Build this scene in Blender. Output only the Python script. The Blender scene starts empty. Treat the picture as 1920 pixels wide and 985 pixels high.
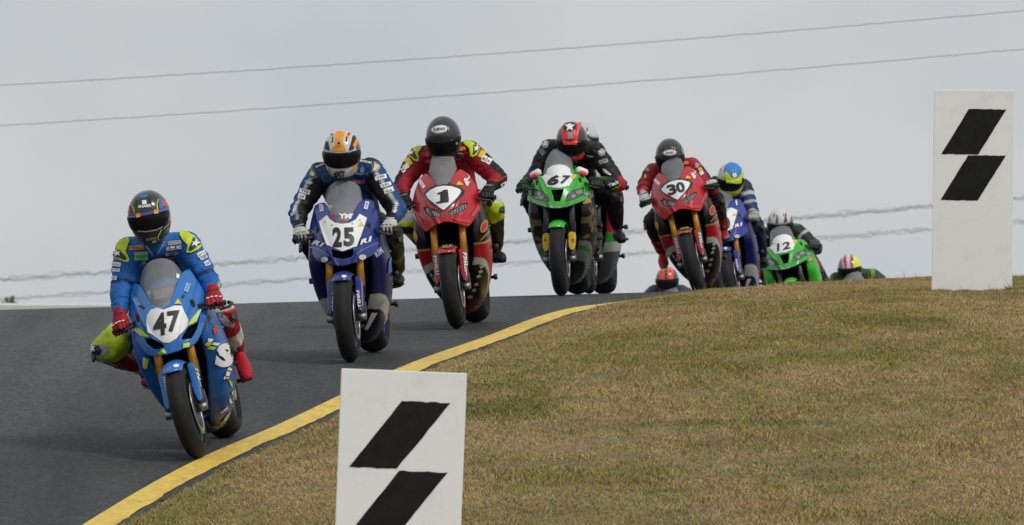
import bpy, bmesh, math, random
import numpy as np
from mathutils import Vector, Matrix
from mathutils.bvhtree import BVHTree

random.seed(7); rng = np.random.default_rng(7)
S = bpy.context.scene
COL = S.collection
# ------------------------------------------------------------------ camera, sky, sun, exposure
F = 21333.0; YH = 571.0; PXC = 960.0            # 400 mm lens: focal length in photo pixels, eye level row, centre column
cam_d = bpy.data.cameras.new('camera'); cam = bpy.data.objects.new('camera', cam_d); COL.objects.link(cam)
cam_d.sensor_width = 36.0; cam_d.lens = 400.0; cam_d.clip_start = 1.0; cam_d.clip_end = 9000.0
cam.location = (0, 0, 0)
cam.rotation_euler = (math.radians(90) + math.atan((YH - 492.5) / F), 0, 0)
cam_d.dof.use_dof = True; cam_d.dof.focus_distance = 74.0; cam_d.dof.aperture_fstop = 18.0
S.camera = cam
SUN_EL, SUN_AZ = 46.0, 134.0                    # azimuth clockwise from +Y (view direction)
world = bpy.data.worlds.new('World'); S.world = world; world.use_nodes = True
nt = world.node_tree; nt.nodes.clear()
o = nt.nodes.new('ShaderNodeOutputWorld'); bg = nt.nodes.new('ShaderNodeBackground')
sky = nt.nodes.new('ShaderNodeTexSky'); sky.sky_type = 'NISHITA'; sky.sun_disc = False
sky.sun_elevation = math.radians(SUN_EL); sky.sun_rotation = math.radians(SUN_AZ)
sky.air_density = 1.0; sky.dust_density = 3.0
scl = nt.nodes.new('ShaderNodeVectorMath'); scl.operation = 'SCALE'; scl.inputs['Scale'].default_value = 0.06
nt.links.new(sky.outputs[0], scl.inputs[0])
tc = nt.nodes.new('ShaderNodeTexCoord')
mp = nt.nodes.new('ShaderNodeMapping'); mp.inputs['Scale'].default_value = (24, 24, 34)
nz = nt.nodes.new('ShaderNodeTexNoise'); nz.inputs['Scale'].default_value = 1.0; nz.inputs['Detail'].default_value = 4.0
rp = nt.nodes.new('ShaderNodeValToRGB')
rp.color_ramp.elements[0].position = 0.38; rp.color_ramp.elements[0].color = (0.466, 0.510, 0.545, 1)
rp.color_ramp.elements[1].position = 0.62; rp.color_ramp.elements[1].color = (0.548, 0.554, 0.560, 1)
nt.links.new(tc.outputs['Generated'], mp.inputs[0]); nt.links.new(mp.outputs[0], nz.inputs['Vector'])
nt.links.new(nz.outputs['Fac'], rp.inputs[0])
mx = nt.nodes.new('ShaderNodeMixRGB'); mx.inputs[0].default_value = 0.94
nt.links.new(scl.outputs[0], mx.inputs[1]); nt.links.new(rp.outputs[0], mx.inputs[2])
nt.links.new(mx.outputs[0], bg.inputs[0]); bg.inputs[1].default_value = 1.0
nt.links.new(bg.outputs[0], o.inputs[0])
sun_d = bpy.data.lights.new('sun', 'SUN'); sun_d.energy = 1.5; sun_d.angle = math.radians(11); sun_d.color = (1.0, 0.96, 0.9)
sun = bpy.data.objects.new('sun', sun_d); COL.objects.link(sun)
_el, _az = math.radians(SUN_EL), math.radians(SUN_AZ)
sun_dir = Vector((math.sin(_az) * math.cos(_el), math.cos(_az) * math.cos(_el), math.sin(_el)))
sun.rotation_euler = sun_dir.to_track_quat('Z', 'Y').to_euler(); sun.location = (20, 40, 40)
S.view_settings.view_transform = 'Standard'; S.view_settings.look = 'None'
S.view_settings.exposure = 0.2; S.view_settings.gamma = 1.0; S.view_settings.use_curve_mapping = False
S.render.resolution_x = 1024; S.render.resolution_y = 525

# ------------------------------------------------------------------ helpers
def lin(r, g, b):
    f = lambda c: (c / 255 / 12.92) if c / 255 <= 0.04045 else ((c / 255 + 0.055) / 1.055) ** 2.4
    return (f(r), f(g), f(b))
MATS = {}
def mat(name, col, rough=0.5, metal=0.0, coat=0.0, var=0.12, nscale=30.0, bump=0.0, bscale=200.0):
    if name in MATS: return MATS[name]
    m = bpy.data.materials.new(name); m.use_nodes = True; t = m.node_tree; b = t.nodes['Principled BSDF']
    b.inputs['Roughness'].default_value = rough; b.inputs['Metallic'].default_value = metal
    b.inputs['Coat Weight'].default_value = coat; b.inputs['Coat Roughness'].default_value = 0.12
    tcn = t.nodes.new('ShaderNodeTexCoord'); n = t.nodes.new('ShaderNodeTexNoise'); n.inputs['Scale'].default_value = nscale
    n.inputs['Detail'].default_value = 5
    t.links.new(tcn.outputs['Object'], n.inputs['Vector'])
    r = t.nodes.new('ShaderNodeValToRGB')
    r.color_ramp.elements[0].position = 0.3; r.color_ramp.elements[1].position = 0.7
    r.color_ramp.elements[0].color = (*[c * (1 - var) for c in col], 1)
    r.color_ramp.elements[1].color = (*[min(1, c * (1 + var)) for c in col], 1)
    t.links.new(n.outputs['Fac'], r.inputs[0]); t.links.new(r.outputs[0], b.inputs['Base Color'])
    if bump > 0:
        n2 = t.nodes.new('ShaderNodeTexNoise'); n2.inputs['Scale'].default_value = bscale; n2.inputs['Detail'].default_value = 3
        t.links.new(tcn.outputs['Object'], n2.inputs['Vector'])
        bp = t.nodes.new('ShaderNodeBump'); bp.inputs['Strength'].default_value = bump; bp.inputs['Distance'].default_value = 0.01
        t.links.new(n2.outputs['Fac'], bp.inputs['Height']); t.links.new(bp.outputs[0], b.inputs['Normal'])
    MATS[name] = m; return m
def vcmat(name, rough, coat=0.0, bump=0.0, bscale=60.0, var=0.1):
    if name in MATS: return MATS[name]
    m = bpy.data.materials.new(name); m.use_nodes = True; t = m.node_tree; b = t.nodes['Principled BSDF']
    b.inputs['Roughness'].default_value = rough; b.inputs['Coat Weight'].default_value = coat; b.inputs['Coat Roughness'].default_value = 0.12
    a = t.nodes.new('ShaderNodeAttribute'); a.attribute_name = 'Col'
    tcn = t.nodes.new('ShaderNodeTexCoord'); n = t.nodes.new('ShaderNodeTexNoise'); n.inputs['Scale'].default_value = bscale * 0.6
    n.inputs['Detail'].default_value = 5; t.links.new(tcn.outputs['Object'], n.inputs['Vector'])
    mr = t.nodes.new('ShaderNodeMapRange'); mr.inputs[1].default_value = 0.3; mr.inputs[2].default_value = 0.7
    mr.inputs[3].default_value = 1 - var; mr.inputs[4].default_value = 1 + var
    t.links.new(n.outputs['Fac'], mr.inputs[0])
    v = t.nodes.new('ShaderNodeVectorMath'); v.operation = 'SCALE'
    t.links.new(a.outputs['Color'], v.inputs[0]); t.links.new(mr.outputs[0], v.inputs['Scale'])
    t.links.new(v.outputs[0], b.inputs['Base Color'])
    if bump > 0:
        n2 = t.nodes.new('ShaderNodeTexNoise'); n2.inputs['Scale'].default_value = bscale; n2.inputs['Detail'].default_value = 4
        n2.inputs['Distortion'].default_value = 1.2
        t.links.new(tcn.outputs['Object'], n2.inputs['Vector'])
        bp = t.nodes.new('ShaderNodeBump'); bp.inputs['Strength'].default_value = bump; bp.inputs['Distance'].default_value = 0.02
        t.links.new(n2.outputs['Fac'], bp.inputs['Height']); t.links.new(bp.outputs[0], b.inputs['Normal'])
    MATS[name] = m; return m
def tag(ob, label=None, cat=None, group=None, kind=None):
    if label: ob['label'] = label
    if cat: ob['category'] = cat
    if group: ob['group'] = group
    if kind: ob['kind'] = kind
    return ob
def link_mesh(name, me, material=None, parent=None, smooth=True):
    ob = bpy.data.objects.new(name, me); COL.objects.link(ob)
    if material: me.materials.append(material)
    if parent is not None: ob.parent = parent
    if smooth and len(me.polygons): me.polygons.foreach_set('use_smooth', [True] * len(me.polygons))
    return ob
def mesh(name, verts, faces, material=None, parent=None, smooth=True):
    me = bpy.data.meshes.new(name); me.from_pydata([tuple(v) for v in verts], [], faces); me.update()
    return link_mesh(name, me, material, parent, smooth)
def bm_obj(name, bm, material=None, parent=None, smooth=True):
    me = bpy.data.meshes.new(name); bm.to_mesh(me); bm.free(); return link_mesh(name, me, material, parent, smooth)
def grid_faces(nu, nv, off=0, closed_u=False):
    fs = []
    for j in range(nv - 1):
        for i in range(nu if closed_u else nu - 1):
            a = off + j * nu + i; b = off + j * nu + (i + 1) % nu
            fs.append((a, b, b + nu, a + nu))
    return fs
def catmull(pts, n):
    P = np.array(pts, float); m = len(P)
    out = []
    for k in range(n):
        u = k / (n - 1) * (m - 1); i = min(int(u), m - 2); t = u - i
        p1, p2 = P[i], P[i + 1]; p0 = P[i - 1] if i > 0 else 2 * p1 - p2; p3 = P[i + 2] if i + 2 < m else 2 * p2 - p1
        out.append(0.5 * (2 * p1 + (p2 - p0) * t + (2 * p0 - 5 * p1 + 4 * p2 - p3) * t * t + (3 * p1 - p0 - 3 * p2 + p3) * t ** 3))
    return np.array(out)
def tube_geo(pts, rads, seg=10, up=None, cap=True):
    """rads: number or (r1, r2) per point; returns verts, faces"""
    pts = [Vector(p) for p in pts]; V = []; Fc = []
    prev = Vector(up) if up else None
    for i, p in enumerate(pts):
        d = (pts[min(i + 1, len(pts) - 1)] - pts[max(i - 1, 0)]).normalized()
        if prev is None: prev = Vector((1, 0, 0)) if abs(d.x) < 0.8 else Vector((0, 0, 1))
        a = (prev - d * prev.dot(d)).normalized(); b = d.cross(a); prev = a
        r = rads[i] if isinstance(rads, (list, tuple)) else rads
        ra, rb = r if isinstance(r, (list, tuple)) else (r, r)
        for k in range(seg):
            t = 2 * math.pi * k / seg
            V.append(p + a * (ra * math.cos(t)) + b * (rb * math.sin(t)))
    Fc = grid_faces(seg, len(pts), 0, True)
    if cap:
        Fc.append(tuple(range(seg - 1, -1, -1))); n = len(V) - seg; Fc.append(tuple(range(n, n + seg)))
    return V, Fc
def tube(name, pts, rads, material, parent, seg=10, up=None):
    V, Fc = tube_geo(pts, rads, seg, up); return mesh(name, V, Fc, material, parent)
def join_geo(parts):
    V, Fc = [], []
    for v, f in parts:
        o_ = len(V); V += list(v); Fc += [tuple(i + o_ for i in q) for q in f]
    return V, Fc
def box_geo(c, s, R=None):
    c = Vector(c); V = []
    for dx in (-1, 1):
        for dy in (-1, 1):
            for dz in (-1, 1):
                v = Vector((dx * s[0] / 2, dy * s[1] / 2, dz * s[2] / 2))
                V.append(c + (R @ v if R else v))
    return V, [(0, 1, 3, 2), (4, 6, 7, 5), (0, 4, 5, 1), (2, 3, 7, 6), (0, 2, 6, 4), (1, 5, 7, 3)]
def bevel_box(name, c, s, material, parent, bev=0.006, R=None):
    V, Fc = box_geo(c, s, R); bm = bmesh.new()
    vs = [bm.verts.new(v) for v in V]; [bm.faces.new([vs[i] for i in f]) for f in Fc]
    bmesh.ops.bevel(bm, geom=list(bm.edges), offset=min(bev, min(s) * 0.45), segments=2, affect='EDGES', profile=0.6)
    return bm_obj(name, bm, material, parent, smooth=False)
def lathe_x(profile, cy, cz, seg=40, x0=0.0, closed=True):
    """profile of (x, r) revolved about the x axis through (cy, cz)"""
    V = []; n = len(profile)
    for k in range(seg):
        t = 2 * math.pi * k / seg
        for (x, r) in profile: V.append((x0 + x, cy + r * math.sin(t), cz + r * math.cos(t)))
    Fc = []
    for k in range(seg):
        k2 = (k + 1) % seg
        for i in range(n if closed else n - 1):
            j = (i + 1) % n
            Fc.append((k * n + i, k * n + j, k2 * n + j, k2 * n + i))
    return V, Fc
def add_mod(ob, kind, **kw):
    m = ob.modifiers.new(kind.lower(), kind)
    for k, v in kw.items(): setattr(m, k, v)
    return m
def bake(ob):
    dg = bpy.context.evaluated_depsgraph_get(); dg.update()
    ev = ob.evaluated_get(dg); me = bpy.data.meshes.new_from_object(ev, depsgraph=dg)
    old = ob.data; ob.modifiers.clear(); ob.data = me; bpy.data.meshes.remove(old)
    return ob
def fix_normals(ob):
    bm = bmesh.new(); bm.from_mesh(ob.data); bmesh.ops.recalc_face_normals(bm, faces=bm.faces); bm.to_mesh(ob.data); bm.free()
def vcol(ob, fn, smooth=0):
    """fn(points Nx3, normals Nx3) -> Nx3 colours"""
    me = ob.data; n = len(me.vertices); P = np.empty(n * 3); me.vertices.foreach_get('co', P); P = P.reshape(-1, 3)
    N = np.empty(n * 3); me.vertices.foreach_get('normal', N); N = N.reshape(-1, 3)
    C = np.ones((n, 4)); C[:, :3] = fn(P, N)
    if smooth:
        E_ = np.empty(len(me.edges) * 2, dtype=np.int32); me.edges.foreach_get('vertices', E_); E_ = E_.reshape(-1, 2)
        cnt = np.bincount(E_.ravel(), minlength=n).astype(float)[:, None] + 1
        for _ in range(smooth):
            A_ = C.copy()
            for k in range(3):
                A_[:, k] += np.bincount(E_[:, 0], C[E_[:, 1], k], n) + np.bincount(E_[:, 1], C[E_[:, 0], k], n)
            C[:, :3] = A_[:, :3] / cnt
    a = me.color_attributes.new('Col', 'FLOAT_COLOR', 'POINT'); a.data.foreach_set('color', C.ravel())
def bvh(ob):
    me = ob.data
    return BVHTree.FromPolygons([v.co.copy() for v in me.vertices], [tuple(p.vertices) for p in me.polygons])
def pchip(xs, ys):
    xs, ys = np.array(xs, float), np.array(ys, float); h = np.diff(xs); dl = np.diff(ys) / h
    d = np.zeros(len(xs)); d[0], d[-1] = dl[0], dl[-1]
    for i in range(1, len(xs) - 1):
        if dl[i - 1] * dl[i] > 0:
            w1, w2 = 2 * h[i] + h[i - 1], h[i] + 2 * h[i - 1]; d[i] = (w1 + w2) / (w1 / dl[i - 1] + w2 / dl[i])
    def f(x):
        x = np.asarray(x, float); i = np.clip(np.searchsorted(xs, x) - 1, 0, len(xs) - 2); t = (x - xs[i]) / h[i]
        r = (ys[i] * (1 + 2 * t) * (1 - t) ** 2 + d[i] * h[i] * t * (1 - t) ** 2 + ys[i + 1] * t * t * (3 - 2 * t) + d[i + 1] * h[i] * t * t * (t - 1))
        r = np.where(x < xs[0], ys[0] + d[0] * (x - xs[0]), r); return np.where(x > xs[-1], ys[-1] + d[-1] * (x - xs[-1]), r)
    return f
def vnoise(x, y, seed=0):
    """2-D value noise, numpy"""
    xi, yi = np.floor(x).astype(np.int64), np.floor(y).astype(np.int64); fx, fy = x - xi, y - yi
    fx, fy = fx * fx * (3 - 2 * fx), fy * fy * (3 - 2 * fy)
    def hsh(a, b):
        v = np.sin(a * 127.1 + b * 311.7 + seed * 74.7) * 43758.5453; return v - np.floor(v)
    return (hsh(xi, yi) * (1 - fx) + hsh(xi + 1, yi) * fx) * (1 - fy) + (hsh(xi, yi + 1) * (1 - fx) + hsh(xi + 1, yi + 1) * fx) * fy
def at(px, py, d): return Vector(((px - PXC) / F * d, d, (YH - py) / F * d))

# ------------------------------------------------------------------ terrain: a crest in the circuit
path_z = pchip([0, 40, 50, 58, 64.8, 68.8, 76.2, 82, 91.6, 94.6, 99.2, 106.7, 110.5, 114, 122, 135, 200, 400],
               [-2.6, -2.25, -2.0, -1.75, -1.28, -0.932, -0.389, -0.177, 0.066, 0.088, 0.065, -0.06, -0.345, -0.52, -0.82, -1.7, -6.0, -12.0])
path_x = pchip([0, 50, 64.8, 68.8, 76.2, 82, 91.6, 99.2, 106.7, 114, 122, 140, 400],
               [-9.3, -4.0, -2.32, -1.89, -1.08, -0.39, 0.42, 1.2, 2.05, 2.9, 3.8, 5.8, 34])
def track_z(X, Y):
    X, Y = np.asarray(X, float), np.asarray(Y, float)
    fall = np.clip((Y - 60) / 25, 0, 1) * 0.027
    return path_z(Y) + fall * np.clip(X - path_x(Y), -14, 6)
_ez = []
for (px, py) in [(155, 985), (395, 851), (520, 798), (640, 741), (750, 690), (900, 636), (1000, 598), (1075, 578)]:
    best = min(np.arange(60, 95, 0.02), key=lambda d: abs(YH - F * float(track_z((px - PXC) / F * d, d)) / d - py)); _ez.append((best, (px - PXC) / F * best))
_ez.sort()
print('edge', [(round(a, 2), round(b, 2)) for a, b in _ez])
edge_x = pchip([0, 40, 55] + [e[0] for e in _ez] + [87.5, 89, 91, 95, 105, 115, 125, 150, 400],
               [-8.6, -4.9, -3.45] + [e[1] for e in _ez] + [0.72, 1.15, 1.75, 2.6, 4.4, 6.0, 7.6, 11.5, 50])
LINE_W, LIP = 0.19, 0.08
def ground_z(X, Y):
    X, Y = np.asarray(X, float), np.asarray(Y, float); e = edge_x(Y)
    s = np.maximum(X - e - LINE_W - 0.03, 0)
    A = np.interp(Y, [40, 62, 72, 80, 86, 91, 96, 130], [0.25, 0.32, 0.32, 0.25, 0.165, 0.10, 0.075, 0.05])
    L = np.interp(Y, [60, 75, 90], [1.3, 1.1, 0.45])
    hump = A * (1 - np.exp(-s / L))
    bumps = (vnoise(X * 1.1, Y * 0.7, 3) - 0.5) * 0.035 + (vnoise(X * 3.3, Y * 2.4, 5) - 0.5) * 0.016
    zr = track_z(np.minimum(X, e + LINE_W + 0.05), Y) + hump + bumps * np.clip(s / 0.5, 0, 1)
    lw = e - 12.0
    left = np.clip((lw - X) / 1.0, 0, 1)
    return zr - 0.012 - np.where((X < e + LINE_W) & (X > lw), 0.05, 0.0) - left * 0.02
def ground_hit(px, py, d0=42, d1=100):
    for d in np.arange(d0, d1, 0.02):
        p = at(px, py, d)
        if float(ground_z(p.x, d)) >= p.z: return Vector((p.x, d, float(ground_z(p.x, d))))
    return at(px, py, d1)

# ground sheet to the horizon
ys = np.concatenate([np.linspace(2, 44, 12, endpoint=False), np.arange(44, 130, 0.45), np.geomspace(130, 6000, 40)])
xs = np.concatenate([-np.geomspace(6000, 14, 26), np.linspace(-13, -4, 10, endpoint=False), np.arange(-4, 6, 0.12), np.geomspace(6.2, 6000, 30)])
GX, GY = np.meshgrid(xs, ys)
GZ = ground_z(GX, np.minimum(GY, 400))
GZ = np.where(GY > 130, np.minimum(GZ, path_z(np.minimum(GY, 400)) - 0.05), GZ)
V = np.stack([GX, GY, GZ], -1).reshape(-1, 3)
gm = bpy.data.materials.new('dry_turf_soil'); gm.use_nodes = True; t = gm.node_tree; b = t.nodes['Principled BSDF']; b.inputs['Roughness'].default_value = 0.95; b.inputs['Specular IOR Level'].default_value = 0.0
tcn = t.nodes.new('ShaderNodeTexCoord'); n1 = t.nodes.new('ShaderNodeTexNoise'); n1.inputs['Scale'].default_value = 1.6; n1.inputs['Detail'].default_value = 8
n2 = t.nodes.new('ShaderNodeTexNoise'); n2.inputs['Scale'].default_value = 40; n2.inputs['Detail'].default_value = 4
r1 = t.nodes.new('ShaderNodeValToRGB'); e = r1.color_ramp.elements
e[0].position = 0.35; e[0].color = (0.15, 0.125, 0.07, 1); e[1].position = 0.65; e[1].color = (0.26, 0.205, 0.125, 1)
t.links.new(tcn.outputs['Object'], n1.inputs['Vector']); t.links.new(tcn.outputs['Object'], n2.inputs['Vector'])
ad = t.nodes.new('ShaderNodeMath'); ad.operation = 'ADD'; sb = t.nodes.new('ShaderNodeMath'); sb.operation = 'MULTIPLY_ADD'; sb.inputs[1].default_value = 0.5; sb.inputs[2].default_value = -0.25
t.links.new(n2.outputs['Fac'], sb.inputs[0]); t.links.new(n1.outputs['Fac'], ad.inputs[0]); t.links.new(sb.outputs[0], ad.inputs[1])
t.links.new(ad.outputs[0], r1.inputs[0]); t.links.new(r1.outputs[0], b.inputs['Base Color'])
MATS['soil'] = gm
tag(mesh('ground', V, grid_faces(len(xs), len(ys)), gm), 'dry grassed ground beside the race track', kind='structure')

# asphalt
am = bpy.data.materials.new('asphalt'); am.use_nodes = True; t = am.node_tree; b = t.nodes['Principled BSDF']
b.inputs['Roughness'].default_value = 0.8; b.inputs['Specular IOR Level'].default_value = 0.35
tcn = t.nodes.new('ShaderNodeTexCoord')
mpg = t.nodes.new('ShaderNodeMapping'); mpg.inputs['Scale'].default_value = (2.6, 0.09, 1); mpg.inputs['Rotation'].default_value = (0, 0, 0.11)
na = t.nodes.new('ShaderNodeTexNoise'); na.inputs['Scale'].default_value = 1.0; na.inputs['Detail'].default_value = 5
nb = t.nodes.new('ShaderNodeTexNoise'); nb.inputs['Scale'].default_value = 60; nb.inputs['Detail'].default_value = 6; nb.inputs['Roughness'].default_value = 0.7
nc = t.nodes.new('ShaderNodeTexVoronoi'); nc.inputs['Scale'].default_value = 90
mpc = t.nodes.new('ShaderNodeMapping'); mpc.inputs['Scale'].default_value = (0.6, 0.075, 1)
t.links.new(tcn.outputs['Object'], mpg.inputs[0]); t.links.new(mpg.outputs[0], na.inputs['Vector'])
t.links.new(tcn.outputs['Object'], mpc.inputs[0]); t.links.new(mpc.outputs[0], nb.inputs['Vector']); t.links.new(mpc.outputs[0], nc.inputs['Vector'])
ra = t.nodes.new('ShaderNodeValToRGB'); e = ra.color_ramp.elements
e[0].position = 0.3; e[0].color = (0.044, 0.0437, 0.0437, 1); e[1].position = 0.72; e[1].color = (0.078, 0.0772, 0.077, 1)
rb = t.nodes.new('ShaderNodeMapRange'); rb.inputs[1].default_value = 0.3; rb.inputs[2].default_value = 0.7; rb.inputs[3].default_value = 0.45; rb.inputs[4].default_value = 1.6
t.links.new(na.outputs['Fac'], ra.inputs[0]); t.links.new(nb.outputs['Fac'], rb.inputs[0])
vs_ = t.nodes.new('ShaderNodeVectorMath'); vs_.operation = 'SCALE'
nd = t.nodes.new('ShaderNodeTexNoise'); nd.inputs['Scale'].default_value = 11; nd.inputs['Detail'].default_value = 5; nd.inputs['Roughness'].default_value = 0.75
mpd = t.nodes.new('ShaderNodeMapping'); mpd.inputs['Scale'].default_value = (1.6, 0.14, 1); t.links.new(tcn.outputs['Object'], mpd.inputs[0]); t.links.new(mpd.outputs[0], nd.inputs['Vector'])
rd_ = t.nodes.new('ShaderNodeMapRange'); rd_.inputs[1].default_value = 0.3; rd_.inputs[2].default_value = 0.7; rd_.inputs[3].default_value = 0.80; rd_.inputs[4].default_value = 1.2
t.links.new(nd.outputs['Fac'], rd_.inputs[0])
rub = t.nodes.new('ShaderNodeAttribute'); rub.attribute_name = 'rubber'          # tyre rubber laid on the racing line
rm = t.nodes.new('ShaderNodeMath'); rm.operation = 'MULTIPLY_ADD'; rm.inputs[1].default_value = -0.40; rm.inputs[2].default_value = 1.0; t.links.new(rub.outputs['Fac'], rm.inputs[0])
m1_ = t.nodes.new('ShaderNodeMath'); m1_.operation = 'MULTIPLY'; t.links.new(rb.outputs[0], m1_.inputs[0]); t.links.new(rd_.outputs[0], m1_.inputs[1])
m2_ = t.nodes.new('ShaderNodeMath'); m2_.operation = 'MULTIPLY'; t.links.new(m1_.outputs[0], m2_.inputs[0]); t.links.new(rm.outputs[0], m2_.inputs[1])
t.links.new(ra.outputs[0], vs_.inputs[0]); t.links.new(m2_.outputs[0], vs_.inputs['Scale']); t.links.new(vs_.outputs[0], b.inputs['Base Color'])
bp = t.nodes.new('ShaderNodeBump'); bp.inputs['Strength'].default_value = 0.5; bp.inputs['Distance'].default_value = 0.006
t.links.new(nc.outputs['Distance'], bp.inputs['Height']); t.links.new(bp.outputs[0], b.inputs['Normal'])
def strip(name, off0, off1, nx, dz, material, y0=30, y1=150, jag=0.0, jseed=1, dy=0.4):
    yy = np.arange(y0, y1, dy); u = np.linspace(0, 1, nx); Y, U = np.meshgrid(yy, u, indexing='ij')
    a = edge_x(Y) + off0; bb = edge_x(Y) + off1
    if jag:
        j = (vnoise(Y * 2.2, Y * 0 + 3, jseed) - 0.5) * jag + (vnoise(Y * 7, Y * 0 + 1, jseed + 4) - 0.5) * jag * 0.7
        bb = bb + j
    X = a + (bb - a) * U
    Z = track_z(X, Y) + dz
    return mesh(name, np.stack([X, Y, Z], -1).reshape(-1, 3), grid_faces(nx, len(yy)), material)
trk = strip('race_track', -12.0, LINE_W + LIP, 60, 0.0, am, 8, 190, 0.08, 2, 0.2)
_p = np.empty(len(trk.data.vertices) * 3); trk.data.vertices.foreach_get('co', _p); _p = _p.reshape(-1, 3); _o = _p[:, 0] - edge_x(_p[:, 1])
_a = trk.data.attributes.new('rubber', 'FLOAT', 'POINT'); _a.data.foreach_set('value', np.exp(-((_o + 0.55) / 1.35) ** 2).astype(np.float32))
tag(trk, 'dark grey asphalt race track going over a crest', kind='structure')
# yellow edge line
ym = bpy.data.materials.new('yellow_line_paint'); ym.use_nodes = True; t = ym.node_tree; b = t.nodes['Principled BSDF']; b.inputs['Roughness'].default_value = 0.6
tcn = t.nodes.new('ShaderNodeTexCoord'); n1 = t.nodes.new('ShaderNodeTexNoise'); n1.inputs['Scale'].default_value = 9; n1.inputs['Detail'].default_value = 8; n1.inputs['Roughness'].default_value = 0.65
mpy = t.nodes.new('ShaderNodeMapping'); mpy.inputs['Scale'].default_value = (1.6, 0.45, 1)
t.links.new(tcn.outputs['Object'], mpy.inputs[0]); t.links.new(mpy.outputs[0], n1.inputs['Vector'])
r1 = t.nodes.new('ShaderNodeValToRGB'); e = r1.color_ramp.elements
e[0].position = 0.27; e[0].color = (0.07, 0.06, 0.04, 1); e[1].position = 0.60; e[1].color = (0.80, 0.545, 0.085, 1)
k = e.new(0.34); k.color = (0.60, 0.40, 0.07, 1); k = e.new(0.80); k.color = (0.84, 0.60, 0.13, 1)
t.links.new(n1.outputs['Fac'], r1.inputs[0]); t.links.new(r1.outputs[0], b.inputs['Base Color'])
tag(strip('track_edge_line', 0.0, LINE_W, 4, 0.004, ym, 30, 150, 0.018, 9, 0.07), 'worn yellow line along the edge of the track', kind='structure')

# grass blades: fine turf over the bank
def grass():
    N = 1550000
    Y = 55 + (rng.random(N) ** 0.85) * 44
    lo = edge_x(Y) + LINE_W - 0.03; hi = (1920 - PXC) / F * Y + 0.75
    X = lo + rng.random(N) * (hi - lo) * 1.0
    s = X - lo
    edge_n = 0.0 + 0.17 * vnoise(X * 0 + 2, Y * 1.7, 11) ** 2 + 0.05 * vnoise(X * 0, Y * 7.0, 12)
    keep = s > edge_n
    patch = vnoise(X * 1.6, Y * 0.55, 21) * 0.45 + vnoise(X * 5.5, Y * 2.0, 22) * 0.33 + vnoise(X * 17, Y * 7, 23) * 0.22
    thick = vnoise(X * 2.2, Y * 1.2, 31)
    keep &= rng.random(N) < 0.75 + 0.35 * thick
    bb = ground_hit(1822, 549, 74, 95); ex = 1400                       # uncut tufts at the foot of the far board
    X, Y, s, patch, thick = [a[keep] for a in (X, Y, s, patch, thick)]
    X = np.concatenate([X, bb.x + rng.uniform(-.34, .34, ex)]); Y = np.concatenate([Y, bb.y - .03 - rng.random(ex) * .12])
    s, patch, thick = np.concatenate([s, np.ones(ex)]), np.concatenate([patch, np.full(ex, .62)]), np.concatenate([thick, np.full(ex, 1.0)]); N = len(X)
    foot = np.arange(N) >= N - ex
    Z = ground_z(X, Y)
    h = (0.007 + 0.012 * rng.random(N)) * (0.75 + 0.6 * thick)
    tuft = vnoise(X * 1.3, Y * 0.8, 41); h *= np.where(tuft > 0.78, 1.6, 1.0)
    h *= np.where(rng.random(N) < 0.004, 2.4, 1.0)
    h = np.where(foot, h * (0.9 + 0.8 * vnoise(X * 14, Y * 3, 77)), h)
    tall = rng.random(N) < 0.0006 * np.clip((Y - 74) / 6, 0, 1); h = np.where(tall, h * 3.6, h)
    w = 0.0028 + 0.003 * rng.random(N); w = np.where(tall, 0.004, w)
    a = rng.random(N) * 2 * math.pi; lean = (0.6 + 1.2 * rng.random(N)) * h * np.where(tall, .3, 1.0); b2 = rng.random(N) * 2 * math.pi
    dx, dy = np.cos(a) * w, np.sin(a) * w * 0.6
    lx, ly = np.cos(b2) * lean, np.sin(b2) * lean
    V = np.empty((N, 3, 3)); V[:, 0] = np.stack([X - dx, Y - dy, Z - 0.004], -1); V[:, 1] = np.stack([X + dx, Y + dy, Z - 0.004], -1)
    V[:, 2] = np.stack([X + lx, Y + ly, Z + h], -1)
    tan = np.array(lin(180, 158, 117)); green = np.array(lin(145, 139, 86)); brown = np.array(lin(150, 126, 92)); dgreen = np.array(lin(112, 116, 62))
    g = np.clip((patch - 0.38) * 3.4 + rng.normal(0, 0.22, N), 0, 1)[:, None]
    dg = np.clip((vnoise(X * 1.1, Y * 1.5, 51) - 0.80) * 4, 0, .55)[:, None]
    br = np.clip((vnoise(X * 2.7, Y * 1.3, 61) - 0.60) * 3 + rng.normal(0, 0.2, N), 0, 1)[:, None]
    C = tan * (1 - g) + green * g; C = C * (1 - br * 0.5) + brown * br * 0.5; C = C * (1 - dg) + dgreen * dg
    C *= (0.86 + 0.28 * rng.random(N))[:, None]
    me = bpy.data.meshes.new('grass'); me.vertices.add(N * 3); me.vertices.foreach_set('co', V.ravel())
    me.loops.add(N * 3); me.loops.foreach_set('vertex_index', np.arange(N * 3, dtype=np.int32))
    me.polygons.add(N); me.polygons.foreach_set('loop_start', np.arange(0, N * 3, 3, dtype=np.int32))
    me.update()
    CC = np.ones((N, 3, 4)); CC[:, :, :3] = C[:, None, :]
    at_ = me.color_attributes.new('Col', 'FLOAT_COLOR', 'POINT'); at_.data.foreach_set('color', CC.ravel())
    gmt = vcmat('grass_blade', 0.9, 0, 0, 10, 0.05); gmt.node_tree.nodes['Principled BSDF'].inputs['Specular IOR Level'].default_value = 0.0
    ob = link_mesh('grass', me, gmt, smooth=False)
    tag(ob, 'short dry mown grass on the bank beside the track', 'grass', kind='stuff'); print('blades', N)
grass()

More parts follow.
